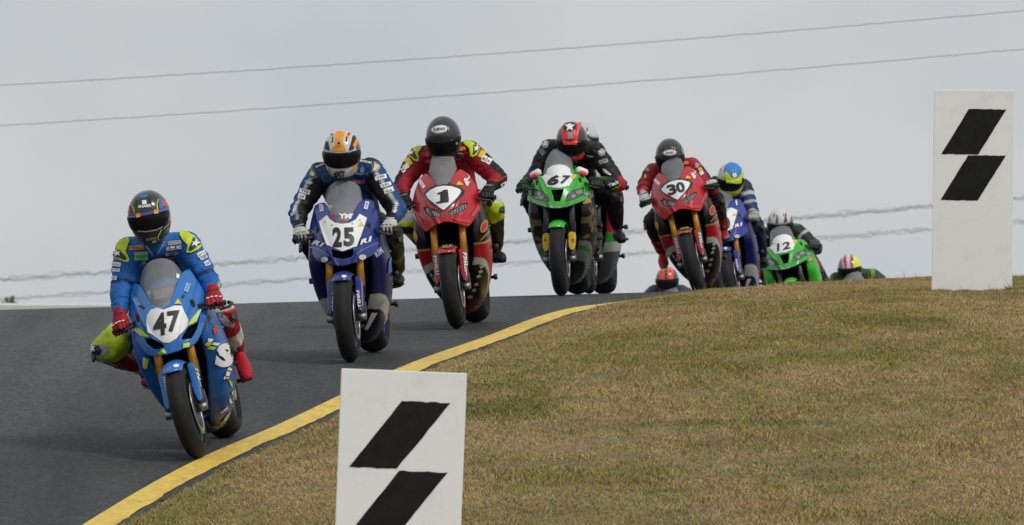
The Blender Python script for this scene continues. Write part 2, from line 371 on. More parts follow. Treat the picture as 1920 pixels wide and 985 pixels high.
# ------------------------------------------------------------------ materials
RUB = mat('slick_tyre_rubber', (0.011, 0.011, 0.0115), 0.7, var=0.35, nscale=14, bump=0.15, bscale=300); RUB.node_tree.nodes['Principled BSDF'].inputs['Specular IOR Level'].default_value = 0.3
VOID = mat('core_cavity_black', (0.005, 0.005, 0.005), 0.95, var=0.1); VOID.node_tree.nodes['Principled BSDF'].inputs['Specular IOR Level'].default_value = 0.05  # near-black: radiator core, and cavity shade put into the colour
BLK = mat('black_plastic', (0.018, 0.018, 0.019), 0.55, var=0.2)
GLB = mat('gloss_black', (0.012, 0.012, 0.014), 0.18, coat=0.5)
ALU = mat('cast_aluminium', (0.26, 0.26, 0.26), 0.45, metal=0.9)
DAL = mat('dark_metal', (0.07, 0.07, 0.075), 0.45, metal=0.7)
STEEL = mat('brake_steel', (0.45, 0.44, 0.42), 0.3, metal=1.0)
GOLD = mat('gold_fork_tube', lin(196, 138, 40), 0.38, metal=0.35, coat=0.2)
WHITE = mat('white_vinyl', (0.80, 0.80, 0.79), 0.5, var=0.04)
GREYV = mat('grey_vinyl', (0.30, 0.31, 0.32), 0.5)
INK = mat('black_vinyl', (0.016, 0.016, 0.018), 0.5)
NEON = mat('neon_yellow', lin(196, 214, 40), 0.55, var=0.08)
YEL = mat('yellow_vinyl', lin(214, 190, 40), 0.5)
ORG = mat('orange_vinyl', lin(226, 150, 48), 0.5)
REDV = mat('red_vinyl', lin(186, 34, 44), 0.5)
PINK = mat('pink_vinyl', lin(190, 90, 100), 0.5)
BLUEV = mat('blue_vinyl', lin(40, 110, 180), 0.5)
SILV = mat('silver_grey_paint', (0.36, 0.36, 0.35), 0.4, coat=0.3)
GRNV = mat('green_vinyl', lin(70, 170, 60), 0.5)
GOLDV = mat('gold_vinyl', lin(172, 132, 66), 0.45)
LENS = mat('headlight_lens', (0.10, 0.10, 0.11), 0.12, coat=1.0, var=0.3, nscale=60)
LENSL = mat('headlight_reflector', (0.36, 0.36, 0.36), 0.2, metal=0.5)
VISOR = mat('dark_visor', (0.006, 0.006, 0.007), 0.22, var=0.05); VISOR.node_tree.nodes['Principled BSDF'].inputs['Specular IOR Level'].default_value = 0.22
DIRTYW = mat('scuffed_white_plastic', (0.52, 0.52, 0.51), 0.55, var=0.25)
def paint(name, rgb): return mat(name, lin(*rgb), 0.35, coat=0.6, var=0.06, nscale=12)
def glass(name, tint, fac):
    m = bpy.data.materials.new(name); m.use_nodes = True; t = m.node_tree; b = t.nodes['Principled BSDF']; out = t.nodes['Material Output']
    b.inputs['Base Color'].default_value = (*tint, 1); b.inputs['Roughness'].default_value = 0.12; b.inputs['Specular IOR Level'].default_value = 0.9; b.inputs['Coat Weight'].default_value = 1.0
    n = t.nodes.new('ShaderNodeTexNoise'); n.inputs['Scale'].default_value = 9; n.inputs['Detail'].default_value = 5
    tcn = t.nodes.new('ShaderNodeTexCoord'); t.links.new(tcn.outputs['Object'], n.inputs['Vector'])
    mr = t.nodes.new('ShaderNodeMapRange'); mr.inputs[3].default_value = fac - 0.06; mr.inputs[4].default_value = fac + 0.06; t.links.new(n.outputs['Fac'], mr.inputs[0])
    tr = t.nodes.new('ShaderNodeBsdfTransparent'); tr.inputs[0].default_value = (0.82, 0.83, 0.84, 1); mixs = t.nodes.new('ShaderNodeMixShader')
    t.links.new(mr.outputs[0], mixs.inputs[0]); t.links.new(tr.outputs[0], mixs.inputs[1]); t.links.new(b.outputs[0], mixs.inputs[2]); t.links.new(mixs.outputs[0], out.inputs[0])
    return m
SCREEN = glass('smoked_screen', (0.62, 0.63, 0.65), 0.30); SCREEN_D = glass('dark_smoked_screen', (0.30, 0.30, 0.31), 0.48)  # smoked tint; pale base also holds sky reflection put into the colour
SUIT = vcmat('race_leather', 0.55, 0.0, 0.30, 24.0, 0.14); SUIT.node_tree.nodes['Principled BSDF'].inputs['Specular IOR Level'].default_value = 0.3; FVC = vcmat('fairing_paint', 0.4, 0.08, 0, 12, 0.05); FVC.node_tree.nodes['Principled BSDF'].inputs['Specular IOR Level'].default_value = 0.35; HVC = vcmat('helmet_paint', 0.3, 0.6, 0, 12, 0.05)

# ------------------------------------------------------------------ rig: where a bike stands, how it heads and leans
class Rig:
    def __init__(s, px, d, yaw, lean, py=None):
        X = (px - PXC) / F * d
        z = float(track_z(X, d)) + 0.002
        rx, ry = X + 1.42 * math.sin(yaw), d + 1.42 * math.cos(yaw)
        pitch = math.atan2(float(track_z(rx, ry)) + 0.002 - z, 1.42)
        s.M = Matrix.Translation((X, d, z)) @ Matrix.Rotation(-yaw, 4, 'Z') @ Matrix.Rotation(pitch, 4, 'X') @ Matrix.Rotation(-math.radians(lean), 4, 'Y')
        s.I = s.M.inverted(); s.o = s.I @ Vector((0, 0, 0)); s.d = d
        s.py = YH - F * z / d
        print('contact', px, round(s.py), 'pitch', round(math.degrees(pitch), 2))
    def ray(s, px, py): return (s.I.to_3x3() @ Vector(((px - PXC) / F, 1, (YH - py) / F)))
    def loc(s, px, py, y):
        D = s.ray(px, py); t = (y - s.o.y) / D.y; return s.o + D * t
class Crop:
    def __init__(s, x, y, k): s.x, s.y, s.k = x, y, k
    def __call__(s, pts): return [(s.x + a / s.k, s.y + b / s.k) for a, b in pts]
    def p(s, a, b): return (s.x + a / s.k, s.y + b / s.k)
class Decals:
    """flat print and stickers laid onto the surfaces of a thing"""
    def __init__(s, rig, targets, parent, fine=None):
        s.r, s.t, s.parent, s.fine = rig, targets, parent, fine
    def _cast(s, px, py, off):
        D = s.r.ray(px, py); D.normalize(); t0 = (-1.0 - s.r.o.y) / D.y; st = s.r.o + D * t0; best = None
        for b in s.t:
            h = b.ray_cast(st, D, 4.0)
            if h[0] is not None and (best is None or h[3] < best[3]): best = h
        if best is None: return None
        n = best[1]
        if n.dot(D) > 0: n = -n
        return best[0] + n * off - D * (off * 0.4)
    def bm(s, name, bm, material, off=0.003, grid=0.02, parent=None):
        if s.fine: grid = min(grid, s.fine); off += (.004 if s.fine < .008 else .0015)
        ppm = F / s.r.d; g = grid * ppm
        if len(bm.verts) == 0: bm.free(); return None
        xs = [v.co.x for v in bm.verts]; ys_ = [v.co.y for v in bm.verts]
        for ax, lo, hi in ((0, min(xs), max(xs)), (1, min(ys_), max(ys_))):
            k = math.floor(lo / g) + 1
            while k * g < hi:
                co = [0, 0, 0]; co[ax] = k * g; no = [0, 0, 0]; no[ax] = 1
                bmesh.ops.bisect_plane(bm, geom=bm.verts[:] + bm.edges[:] + bm.faces[:], plane_co=co, plane_no=no); k += 1
        miss = []
        for v in bm.verts:
            p = s._cast(v.co.x, v.co.y, off)
            if p is None: miss.append(v)
            else: v.co = p
        if miss: bmesh.ops.delete(bm, geom=miss, context='VERTS')
        if len(bm.faces):                                  # drop pieces that bridge a fold
            med = max(6 * grid, .09); bad = [f for f in bm.faces if max(e.calc_length() for e in f.edges) > med]
            if bad: bmesh.ops.delete(bm, geom=bad, context='FACES')
        if len(bm.faces) == 0: bm.free(); return None
        return bm_obj(name, bm, material, parent or s.parent, smooth=False)
    def poly(s, name, pts, material, off=0.003, grid=0.02, parent=None):
        bm = bmesh.new(); polys = pts if isinstance(pts[0][0], (tuple, list)) else [pts]
        for q in polys:
            try: bm.faces.new([bm.verts.new((x, y, 0)) for x, y in q])
            except ValueError: pass
        bmesh.ops.triangulate(bm, faces=bm.faces)
        return s.bm(name, bm, material, off, grid, parent)
    def rect(s, name, c, w, h, ang, material, off=0.003, parent=None):
        ca, sa = math.cos(math.radians(ang)), math.sin(math.radians(ang))
        q = [(c[0] + ca * x + sa * y, c[1] - sa * x + ca * y) for x, y in ((-w / 2, -h / 2), (w / 2, -h / 2), (w / 2, h / 2), (-w / 2, h / 2))]
        return s.poly(name, q, material, off, parent=parent)
    def ellipse(s, name, c, w, h, ang, material, off=0.003, parent=None):
        ca, sa = math.cos(math.radians(ang)), math.sin(math.radians(ang)); q = []
        for k in range(18):
            a = 2 * math.pi * k / 18; x, y = w / 2 * math.cos(a), h / 2 * math.sin(a); q.append((c[0] + ca * x + sa * y, c[1] - sa * x + ca * y))
        return s.poly(name, q, material, off, parent=parent)
    def star(s, name, c, r, ang, material, off=0.004, parent=None):
        q = []
        for k in range(10):
            a = math.radians(ang + 90 + k * 36); rr = r if k % 2 == 0 else r * 0.42; q.append((c[0] + rr * math.cos(a), c[1] - rr * math.sin(a)))
        return s.poly(name, q, material, off, parent=parent)
    def text(s, txt, c, h, ang, material, off=0.0045, xs=1.0, shear=0.0, bold=0.0, w=None, name='lettering', parent=None, vert=False, space=1.0):
        cu = bpy.data.curves.new('t', 'FONT'); cu.body = txt; cu.size = 1.0; cu.offset = bold; cu.shear = shear; cu.resolution_u = 3
        cu.align_x = 'CENTER'; cu.space_character = space
        ob = bpy.data.objects.new('t', cu); COL.objects.link(ob)
        dg = bpy.context.evaluated_depsgraph_get(); dg.update()
        me = bpy.data.meshes.new_from_object(ob.evaluated_get(dg), depsgraph=dg); bpy.data.objects.remove(ob); bpy.data.curves.remove(cu)
        bm = bmesh.new(); bm.from_mesh(me); bpy.data.meshes.remove(me)
        if not bm.verts: bm.free(); return None
        x0, x1 = min(v.co.x for v in bm.verts), max(v.co.x for v in bm.verts); y0, y1 = min(v.co.y for v in bm.verts), max(v.co.y for v in bm.verts)
        k = h / (y1 - y0); kx = (w / (x1 - x0)) if w else k * xs
        ca, sa = math.cos(math.radians(ang)), math.sin(math.radians(ang))
        for v in bm.verts:
            x, y = (v.co.x - (x0 + x1) / 2) * kx, (v.co.y - (y0 + y1) / 2) * k
            v.co = (c[0] + ca * x - sa * y, c[1] - (sa * x + ca * y), 0)
        return s.bm(name, bm, material, off, 0.03, parent)

# ------------------------------------------------------------------ motorcycle
TYPES = {   # front-view curves (x, z) from the centre line outwards: lower edge, middle, upper edge of the nose
 'A': dict(B=[(0, .655), (.07, .660), (.15, .675), (.215, .765), (.252, .865)], Mid=[(0, .80), (.07, .81), (.14, .83), (.195, .885), (.246, .935)], T=[(0, .935), (.06, .965), (.115, 1.06), (.15, 1.10), (.182, 1.10)],
           sw=.134, sb=[(0, .925), (.05, .945), (.10, 1.01), (.134, 1.085)], st=[(0, 1.215), (.05, 1.205), (.10, 1.165), (.134, 1.095)], hz=.868, dash=lin(150, 120, 80)),
 'B': dict(B=[(0, .645), (.06, .655), (.12, .67), (.19, .695), (.228, .75)], Mid=[(0, .79), (.07, .80), (.13, .825), (.19, .85), (.247, .86)], T=[(0, .935), (.06, .965), (.112, 1.045), (.155, 1.07), (.20, 1.055)],
           sw=.13, sb=[(0, .925), (.05, .935), (.105, .99), (.13, 1.06)], st=[(0, 1.21), (.055, 1.20), (.11, 1.155), (.13, 1.075)], hz=.852, dash=lin(60, 70, 90)),
 'C': dict(B=[(0, .775), (.05, .765), (.10, .745), (.16, .722), (.215, .80)], Mid=[(0, .905), (.07, .905), (.13, .905), (.19, .905), (.252, .915)], T=[(0, 1.045), (.05, 1.045), (.085, 1.10), (.125, 1.135), (.178, 1.10)],
           sw=.104, sb=[(0, 1.035), (.04, 1.045), (.08, 1.08), (.104, 1.135)], st=[(0, 1.285), (.04, 1.275), (.08, 1.235), (.104, 1.15)], hz=.918, dash=lin(60, 60, 64)),
 'D': dict(B=[(0, .705), (.07, .715), (.14, .735), (.22, .765), (.27, .785)], Mid=[(0, .82), (.07, .83), (.14, .85), (.20, .87), (.25, .875)], T=[(0, .965), (.06, .968), (.12, .975), (.165, .975), (.20, .965)],
           sw=.125, sb=[(0, .955), (.05, .957), (.10, .963), (.125, .985)], st=[(0, 1.19), (.05, 1.18), (.10, 1.11), (.125, 1.0)], hz=.885, dash=lin(60, 60, 64)),
}
_yz, _yy = [.5, .62, .70, .80, .90, 1.0, 1.1, 1.2, 1.3], [.06, .04, .045, .075, .14, .235, .345, .445, .53]
nose_y0 = pchip(_yz, _yy)
def nose_y(x, z, zoff=0.0, k=4.0):
    c = .045 + (z - zoff - .66) * .43                       # character line running from the chin up to the shoulder
    cr = -.013 * math.exp(-((abs(x) - c) / .014) ** 2) + .006 * math.exp(-((abs(x) - c - .030) / .018) ** 2) if k == 4.0 else 0.0
    return nose_y0(z - zoff) + k * x * x + cr
def make_nose(T, zoff):
    nu, nv = 61, 46
    cur = {k: catmull(T[k], nu) for k in ('B', 'Mid', 'T')}
    V = []
    for j in range(nv):
        v = j / (nv - 1)
        row = (1 - v) * (1 - 2 * v) * cur['B'] + 4 * v * (1 - v) * cur['Mid'] + v * (2 * v - 1) * cur['T']
        row = [(x, float(nose_y(x, z, zoff)), z) for x, z in row]
        V += [(-x, y, z) for x, y, z in row[:0:-1]] + row
    return V, grid_faces(2 * nu - 1, nv)
def make_screen(T, zoff):
    n, nv = 17, 14; lo, hi = catmull(T['sb'], n), catmull(T['st'], n); V = []
    for j in range(nv):
        v = j / (nv - 1); row = [(1 - v) * a + v * b for a, b in zip(lo, hi)]
        row = [(x, float(nose_y(x, z, zoff, 6.5)) - 0.006 - 0.02 * math.sin(math.pi * v), z) for x, z in row]
        V += [(-x, y, z) for x, y, z in row[:0:-1]] + row
    return V, grid_faces(2 * n - 1, nv)
LEV = dict(z=[.13, .2, .28, .4, .55, .68, .80, .90], w=[.10, .15, .192, .235, .262, .268, .255, .23], xl=[.03, .058, .085, .125, .163, .176, .18, .185],
           yl=[.64, .52, .44, .36, .29, .235, .255, .32], yr=[1.02, 1.03, 1.0, .95, .86, .78, .72, .68])
def make_side(sgn, ztop=0.86, notch=0.0):
    zz = np.linspace(.13, ztop, 100); V = []; n = 44
    for z in zz:
        g = lambda k: float(pchip(LEV['z'], LEV[k])(z))
        w, xl, yl, yr = g('w'), g('xl'), g('yl'), g('yr')
        c = catmull([(xl - .012, yl + .05), (xl, yl), (xl + .75 * (w - xl), yl + .03), (w, yl + .15), (w * .99, (yl + yr) / 2 + .05), (w * .90, yr)], n)
        V += [(sgn * x, y, float(z)) for x, y in c]
    return V, grid_faces(n, len(zz))
def inside(p, poly):
    x, y = p; c = False; n = len(poly)
    for i in range(n):
        (x1, y1), (x2, y2) = poly[i], poly[(i + 1) % n]
        if (y1 > y) != (y2 > y) and x < (x2 - x1) * (y - y1) / (y2 - y1) + x1: c = not c
    return c
def holes(ob, polys, ref):
    """cut real openings through a shell: split it along the outline, take the inside away"""
    bm = bmesh.new(); bm.from_mesh(ob.data)
    for poly in polys:
        n = len(poly); cx, cy = sum(p[0] for p in poly) / n, sum(p[1] for p in poly) / n
        R_ = max(math.hypot(p[0] - cx, p[1] - cy) for p in poly) * 1.35
        def px_(co):
            w = ref.M @ co; return (PXC + F * w.x / w.y, YH - F * w.z / w.y)
        for i in range(n):
            a, b = poly[i], poly[(i + 1) % n]; d0, d1 = ref.ray(*a), ref.ray(*b); no = d0.cross(d1).normalized()
            near = [f for f in bm.faces if math.hypot(*(u - v for u, v in zip(px_(f.calc_center_median()), (cx, cy)))) < R_]
            ge = set(near); [ge.update(f.edges) for f in near]; [ge.update(f.verts) for f in near]
            bmesh.ops.bisect_plane(bm, geom=list(ge), plane_co=ref.o, plane_no=no)
        kill = [f for f in bm.faces if inside(px_(f.calc_center_median()), poly)]
        bmesh.ops.delete(bm, geom=kill, context='FACES')
    bm.to_mesh(ob.data); bm.free(); ob.data.update()
def wheel(root, name, cy, cz, r, hw, disc, rimcol, steer=0.0):
    wr = r - 0.082
    if name == 'front_wheel': arc = [(hw * math.sin(a), r - 0.078 * (1 - math.cos(a)) ** 1.0) for a in np.linspace(-1.62, 1.62, 19)]
    else: arc = [(hw * math.sin(a), r - 0.072 * (1 - math.cos(a))) for a in np.linspace(-1.62, 1.62, 21)]
    prof = [(-hw * .72, wr)] + arc + [(hw * .72, wr)]
    w0 = mesh(name, *lathe_x([(-hw * .74, wr + .004), (-hw * .7, wr - .022), (-hw * .3, wr - .03), (hw * .3, wr - .03), (hw * .7, wr - .022), (hw * .74, wr + .004), (hw * .5, wr - .012), (-hw * .5, wr - .012)], cy, cz, 48), rimcol, root)
    mesh('tyre', *lathe_x(prof, cy, cz, 64), RUB, w0)
    g = []
    for k in range(6):
        a = k * math.pi / 3 + .3
        g.append(tube_geo([(0, cy + .03 * math.sin(a), cz + .03 * math.cos(a)), (0, cy + (wr - .02) * math.sin(a), cz + (wr - .02) * math.cos(a))], [.016, .010], 6))
    g.append(lathe_x([(-.05, .012), (-.05, .03), (.05, .03), (.05, .012)], cy, cz, 16))
    mesh('spokes', *join_geo(g), rimcol, w0)
    for sg in ((-1, 1) if disc > .13 else (1,)):
        mesh('brake_disc', *lathe_x([(-.0025, disc - .035), (-.0025, disc), (.0025, disc), (.0025, disc - .035)], cy, cz, 40, sg * (hw + .006)), STEEL, w0)
        mesh('disc_carrier', *lathe_x([(-.003, .03), (-.003, disc - .03), (.003, disc - .03), (.003, .03)], cy, cz, 24, sg * (hw + .003)), DAL, w0)
    return w0
def prism_y(poly, y0fn, depth):
    """polygon in (x, z) given thickness along y; y0fn(z) is its front face"""
    n = len(poly); V = [(x, y0fn(z), z) for x, z in poly] + [(x, y0fn(z) + depth, z) for x, z in poly]
    return V, [tuple(range(n)), tuple(range(2 * n - 1, n - 1, -1))] + [(i, i + n, (i + 1) % n + n, (i + 1) % n) for i in range(n)]
def fork_y(z): return (z - .3) * .445
BIKES = {}
def motorcycle(rig, typ, lv, label, group, ref=None, simple=False):
    """lv: livery dictionary; ref: rig whose photo coordinates the livery was measured in"""
    T = TYPES[typ]; zoff = .10 if typ == 'C' else (.03 if typ == 'D' else 0.0); ref = ref or rig
    root = bpy.data.objects.new('motorcycle', None); COL.objects.link(root); root.matrix_world = rig.M; root.empty_display_size = .2
    tag(root, label, 'motorcycle', group)
    rimc = lv.get('rim', DAL)
    fw = wheel(root, 'front_wheel', 0, .297, .297, .060, .160, rimc)
    wheel(root, 'rear_wheel', 1.42, .315, .315, .098, .11, rimc)
    # fork, guards, calipers, fender
    for sg in (-1, 1):
        tube('fork_tube', [(sg * .104, fork_y(.93), .93), (sg * .104, fork_y(.50), .50)], .025, lv.get('fork', GOLD), root, 14)
        lo = tube('fork_leg', [(sg * .104, fork_y(.56), .56), (sg * .104, fork_y(.36), .36), (sg * .100, fork_y(.30), .295)], [.019, .021, .027], DAL, root, 12)
        tube('axle_clamp', [(sg * .075, 0, .297), (sg * .132, 0, .297)], [.03, .024], ALU, lo, 12)
        gp = [(.066, .560), (.082, .572), (.108, .556), (.120, .53), (.118, .37), (.106, .335), (.090, .340), (.074, .40)] if typ != 'D' else [(.075, .50), (.095, .515), (.13, .505), (.135, .47), (.13, .40), (.118, .365), (.09, .37), (.078, .40)]
        V, Fc = prism_y([(sg * x, z) for x, z in gp], lambda z: fork_y(z) - .048, .07); g = mesh('fork_guard', V, Fc, lv['guard'], root, False)
        add_mod(g, 'BEVEL', width=.006, segments=2); bake(g); fix_normals(g)
        bevel_box('brake_caliper', (sg * .098, .115, .345), (.05, .06, .10), DAL, root, .012)
    def fender_pt(a, u):
        hw = .070 - .010 * max(0, -a) / .6; rr = .314 - .030 * abs(u) ** 2.6
        return (hw * u, rr * math.sin(a), .297 + rr * math.cos(a))
    nu, nv = 13, 20
    V = [fender_pt(-.60 + .10 * (2 * i / (nu - 1) - 1) ** 2 + 1.75 * j / (nv - 1), -1 + 2 * i / (nu - 1)) for j in range(nv) for i in range(nu)]
    fd = mesh('front_fender', V, grid_faces(nu, nv), lv['fender'], root); add_mod(fd, 'SOLIDIFY', thickness=.006, offset=0); bake(fd)
    # nose
    V, Fc = make_nose(T, zoff); ns = mesh('nose_fairing', V, Fc, lv['nose'], root); nb = bvh(ns)
    if lv.get('cuts'): holes(ns, lv['cuts'], ref)
    add_mod(ns, 'SOLIDIFY', thickness=.008, offset=-1); bake(ns); fix_normals(ns); ns.data.polygons.foreach_set('use_smooth', [True] * len(ns.data.polygons))
    LV = [(x * .93, y + .045, z) for x, y, z in make_nose(T, zoff)[0]]; mesh('dark_nose_backing', LV, grid_faces(121, 46), VOID, root)  # added black backing sheet makes the nose openings read as deep shade
    if lv.get('cuts'): bevel_box('air_box', (0, .42, .79 + zoff * .6), (.34, .16, .15), VOID, root)
    sc = mesh('windscreen', *make_screen(T, zoff), lv.get('screen', SCREEN), root)
    # side fairings
    sides = []
    for sg in (-1, 1):
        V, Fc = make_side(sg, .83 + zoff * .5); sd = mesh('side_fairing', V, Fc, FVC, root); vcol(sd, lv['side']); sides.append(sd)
    sb = [bvh(q) for q in sides]
    V, Fc = join_geo([tube_geo([(0, .62, .17), (0, .72, .14), (0, .9, .135), (0, 1.04, .18)], [(.03, .03), (.075, .05), (.09, .05), (.05, .03)], 16, up=(1, 0, 0))])
    bp_ = mesh('belly_pan', V, Fc, FVC, root); vcol(bp_, lv['side'])
    # radiator, engine, frame
    rd = mesh('radiator', *prism_y([(-.10, .30), (.10, .30), (.155, .42), (.195, .55), (.205, .72), (-.205, .72), (-.195, .55), (-.155, .42)], lambda z: .445, .035), VOID, root, False); bevel_box('dark_gap_filler', (0, .47, .78 + zoff * .5), (.44, .05, .24), VOID, root)  # added dark filler closes the shaded gap between nose and radiator
    g = [box_geo((0, .440, .36 + k * .028), (.20 + .012 * k, .006, .006)) for k in range(11)]; mesh('radiator_fins', *join_geo(g), VOID, rd, False)
    bevel_box('engine', (0, .74, .45), (.30, .44, .36), DAL, root, .03)
    for sg in (-1, 1):
        tube('frame_spar', [(sg * .05, .30, .90), (sg * .17, .50, .82), (sg * .17, .80, .66), (sg * .13, 1.0, .48)], [(.03, .03), (.045, .028), (.045, .028), (.03, .025)], ALU if typ != 'D' else DAL, root, 10)
        tube('swingarm', [(sg * .12, 1.0, .46), (sg * .13, 1.2, .40), (sg * .125, 1.42, .315)], [(.03, .02), (.035, .02), (.022, .016)], ALU, root, 10)
        tube('axle_spool', [(sg * .12, 1.42, .315), (sg * .165, 1.42, .315), (sg * .168, 1.42, .315), (sg * .19, 1.42, .315)], [.012, .012, .022, .022], BLK, root, 12)
        tube('footpeg', [(sg * .15, 1.05, .44), (sg * .265, 1.04, .45)], [.016, .012], DAL, root, 10)
        bevel_box('heel_plate', (sg * .165, 1.12, .50), (.012, .12, .16), BLK, root, .004)
        tube('frame_slider', [(sg * .20, .62, .545), (sg * .275, .62, .545), (sg * .278, .62, .545), (sg * .305, .62, .545)], [.012, .012, .021, .019], BLK, root, 14)
        hz = T['hz']
        hb = tube('handlebar', [(sg * .10, .30, hz - .01), (sg * .20, .31, hz), (sg * .245, .325, hz)], .013, DAL, root, 10)
        tube('grip', [(sg * .235, .322, hz), (sg * .358, .362, hz - .016)], .017, BLK, hb, 12)
        tube('lever', [(sg * .195, .285, hz + .005), (sg * .25, .262, hz - .012), (sg * .30, .275, hz - .026), (sg * .325, .283, hz - .03)], [.008, .007, .006, .007], DAL, hb, 8)
        bevel_box('lever_perch', (sg * .205, .305, hz + .008), (.035, .05, .03), BLK, hb, .006)
        if typ == 'A' and sg > 0: tube('lever_guard', [(sg * .372, .365, hz - .018), (sg * .395, .33, hz - .03), (sg * .385, .265, hz - .04), (sg * .33, .235, hz - .042)], [.012, .013, .011, .008], BLK, hb, 8)
        bevel_box('brake_reservoir' if sg < 0 else 'clutch_switch', (sg * .165, .27, hz + .035), (.04, .04, .05), BLK, root, .01)
    for sg in (-1, 1):
        tube('brake_hose', [(sg * .06, .30, .90), (sg * .085, .22, .72), (sg * .13, .12, .58), (sg * .125, .10, .42)], .005, BLK, root, 6)
        for (x, y, z) in ((.268, .46, .66), (.266, .60, .70), (.250, .50, .48), (.215, .60, .34)):
            tube('fairing_bolt', [(sg * (x - .012), y, z), (sg * (x + .003), y, z)], .006, ALU, root, 8)
    tube('steering_yoke', [(-.125, .295, .92), (.125, .295, .92)], [(.028, .022), (.028, .022)], DAL, root, 10)
    ds = bevel_box('dashboard', (0, .40, 1.00 + zoff * .6), (.15, .03, .085), BLK, root, .008, Matrix.Rotation(-.5, 3, 'X'))
    bevel_box('dash_display', (0, .383, 1.003 + zoff * .6), (.125, .012, .066), mat('dash_display_%s' % typ, T['dash'], .3), ds, .003, Matrix.Rotation(-.5, 3, 'X'))
    # tank, seat, tail, exhaust
    tp = [(0, .42, .93), (0, .52, .97), (0, .66, .985), (0, .80, .95), (0, .92, .86)]
    V, Fc = tube_geo(tp, [(.07, .05), (.13, .085), (.155, .11), (.125, .10), (.08, .05)], 20, up=(1, 0, 0)); mesh('fuel_tank', V, Fc, lv['nose'], root)
    V, Fc = tube_geo([(0, .88, .835), (0, 1.0, .825), (0, 1.14, .85), (0, 1.2, .88)], [(.08, .03), (.12, .035), (.125, .035), (.09, .03)], 14, up=(1, 0, 0)); mesh('seat', V, Fc, BLK, root)
    V, Fc = tube_geo([(0, 1.14, .86), (0, 1.3, .93), (0, 1.5, .985), (0, 1.68, 1.0)], [(.11, .05), (.12, .065), (.09, .05), (.04, .02)], 16, up=(1, 0, 0)); mesh('tail_fairing', V, Fc, lv['nose'], root)
    ex = tube('exhaust_pipe', [(-.08, .60, .28), (-.06, .80, .22), (-.12, 1.02, .28), (-.19, 1.18, .38)], [.024, .028, .028, .028], DAL, root, 12)
    tube('silencer', [(-.185, 1.15, .36), (-.205, 1.22, .40), (-.225, 1.45, .48), (-.225, 1.5, .50)], [(.03, .03), (.055, .045), (.055, .045), (.035, .03)], ALU, ex, 14)
    if simple: return root
    fnt = [bvh(o_) for o_ in root.children if o_.name.startswith(('fork_guard', 'front_fender'))]
    D = Decals(ref, [nb] + ([bvh(sc)] if typ == 'D' else []), ns, .009); DS = Decals(ref, sb, sides[1], .007); DF = Decals(ref, fnt, fd); DSC = Decals(ref, [bvh(sc)], sc)
    if lv.get('print'): lv['print'](D, DS, DF, DSC)
    return root

# ------------------------------------------------------------------ riders
def chain_geo(pts, rads, seg=14, up=None):
    """tapered limb with rounded ends"""
    pts = [Vector(p) for p in pts]; rads = [r if isinstance(r, tuple) else (r, r) for r in rads]
    P, Rr = [], []
    d0 = (pts[0] - pts[1]).normalized(); d1 = (pts[-1] - pts[-2]).normalized()
    for a in (1.35, .95, .5):
        r = rads[0]; P.append(pts[0] + d0 * (min(r) * math.sin(a))); Rr.append((r[0] * math.cos(a), r[1] * math.cos(a)))
    P += pts; Rr += rads
    for a in (.5, .95, 1.35):
        r = rads[-1]; P.append(pts[-1] + d1 * (min(r) * math.sin(a))); Rr.append((r[0] * math.cos(a), r[1] * math.cos(a)))
    return tube_geo(P, Rr, seg, up)
def fuse(name, parts, voxel, smooth, material, parent):
    ob = mesh(name, *join_geo(parts), material, parent)
    fix_normals(ob)
    add_mod(ob, 'REMESH', mode='VOXEL', voxel_size=voxel, use_smooth_shade=True)
    if smooth: add_mod(ob, 'SMOOTH', iterations=smooth, factor=.5)
    bake(ob); ob.data.polygons.foreach_set('use_smooth', [True] * len(ob.data.polygons)); return ob
def hand(root, g, axis, elbow, sg, look):
    f, u = Vector((0, -1, 0)), Vector((0, 0, 1)); b = axis.normalized()
    w = g + u * .028 + (elbow - g).normalized() * .07
    cuff_end = w + (elbow - w).normalized() * .03
    kn = g + f * .005 + u * .040
    parts = [chain_geo([w, (w + kn) / 2 + u * .004, kn], [(.034, .027), (.043, .026), (.046, .018)], 14, up=b),
             tube_geo([w - (elbow - w).normalized() * .015, cuff_end], [.036, .044], 14)]
    tips = []
    for i, (o_, ln, drop) in enumerate(((-.036, .92, 0), (-.012, 1.05, .004), (.012, 1.0, .002), (.035, .82, -.004))):
        c = g + b * o_; ext = 1.0
        if i in (0, 1) and look.get('cover'): ext = 1.25      # two fingers reach for the lever
        ps = [c + f * .0 + u * .036, c + f * (.042 * ln * ext) + u * (.034 + drop), c + f * (.060 * ln * ext) + u * .004, c + f * (.040 * ln * ext) - u * .022]
        parts.append(chain_geo(ps, [.0125, .0118, .0108, .0092], 8)); tips.append(ps[1])
    tb = g - b * .052
    parts.append(chain_geo([w - b * .026, tb + f * .0 + u * .018, tb + f * .028 - u * .002, tb + b * .016 + f * .034 - u * .020], [.016, .0145, .012, .010], 8))
    K_ = 1.06; parts = [([g + (Vector(v) - g) * K_ for v in vv_], ff_) for vv_, ff_ in parts]; tips = [g + (p_ - g) * K_ for p_ in tips]
    gl = fuse('glove', parts, .0052, 1, SUIT, root)
    vcol(gl, lambda P, N: look['col'](P, N, g, w, elbow))
    for i, p in enumerate(tips):
        V, Fc = chain_geo([p + u * .010 - f * .012, p + u * .010 + f * .010], [(.010, .005), (.009, .004)], 8, up=b)
        mesh('knuckle_guard', V, Fc, look.get('guard', WHITE), gl)
    V, Fc = chain_geo([g + ((w + kn) / 2 - g) * K_ + u * .029 - b * .026, g + ((w + kn) / 2 - g) * K_ + u * .029 + b * .026], [(.014, .005), (.014, .005)], 10, up=f); mesh('hand_guard', V, Fc, look.get('guard2', BLK), gl)
    return gl
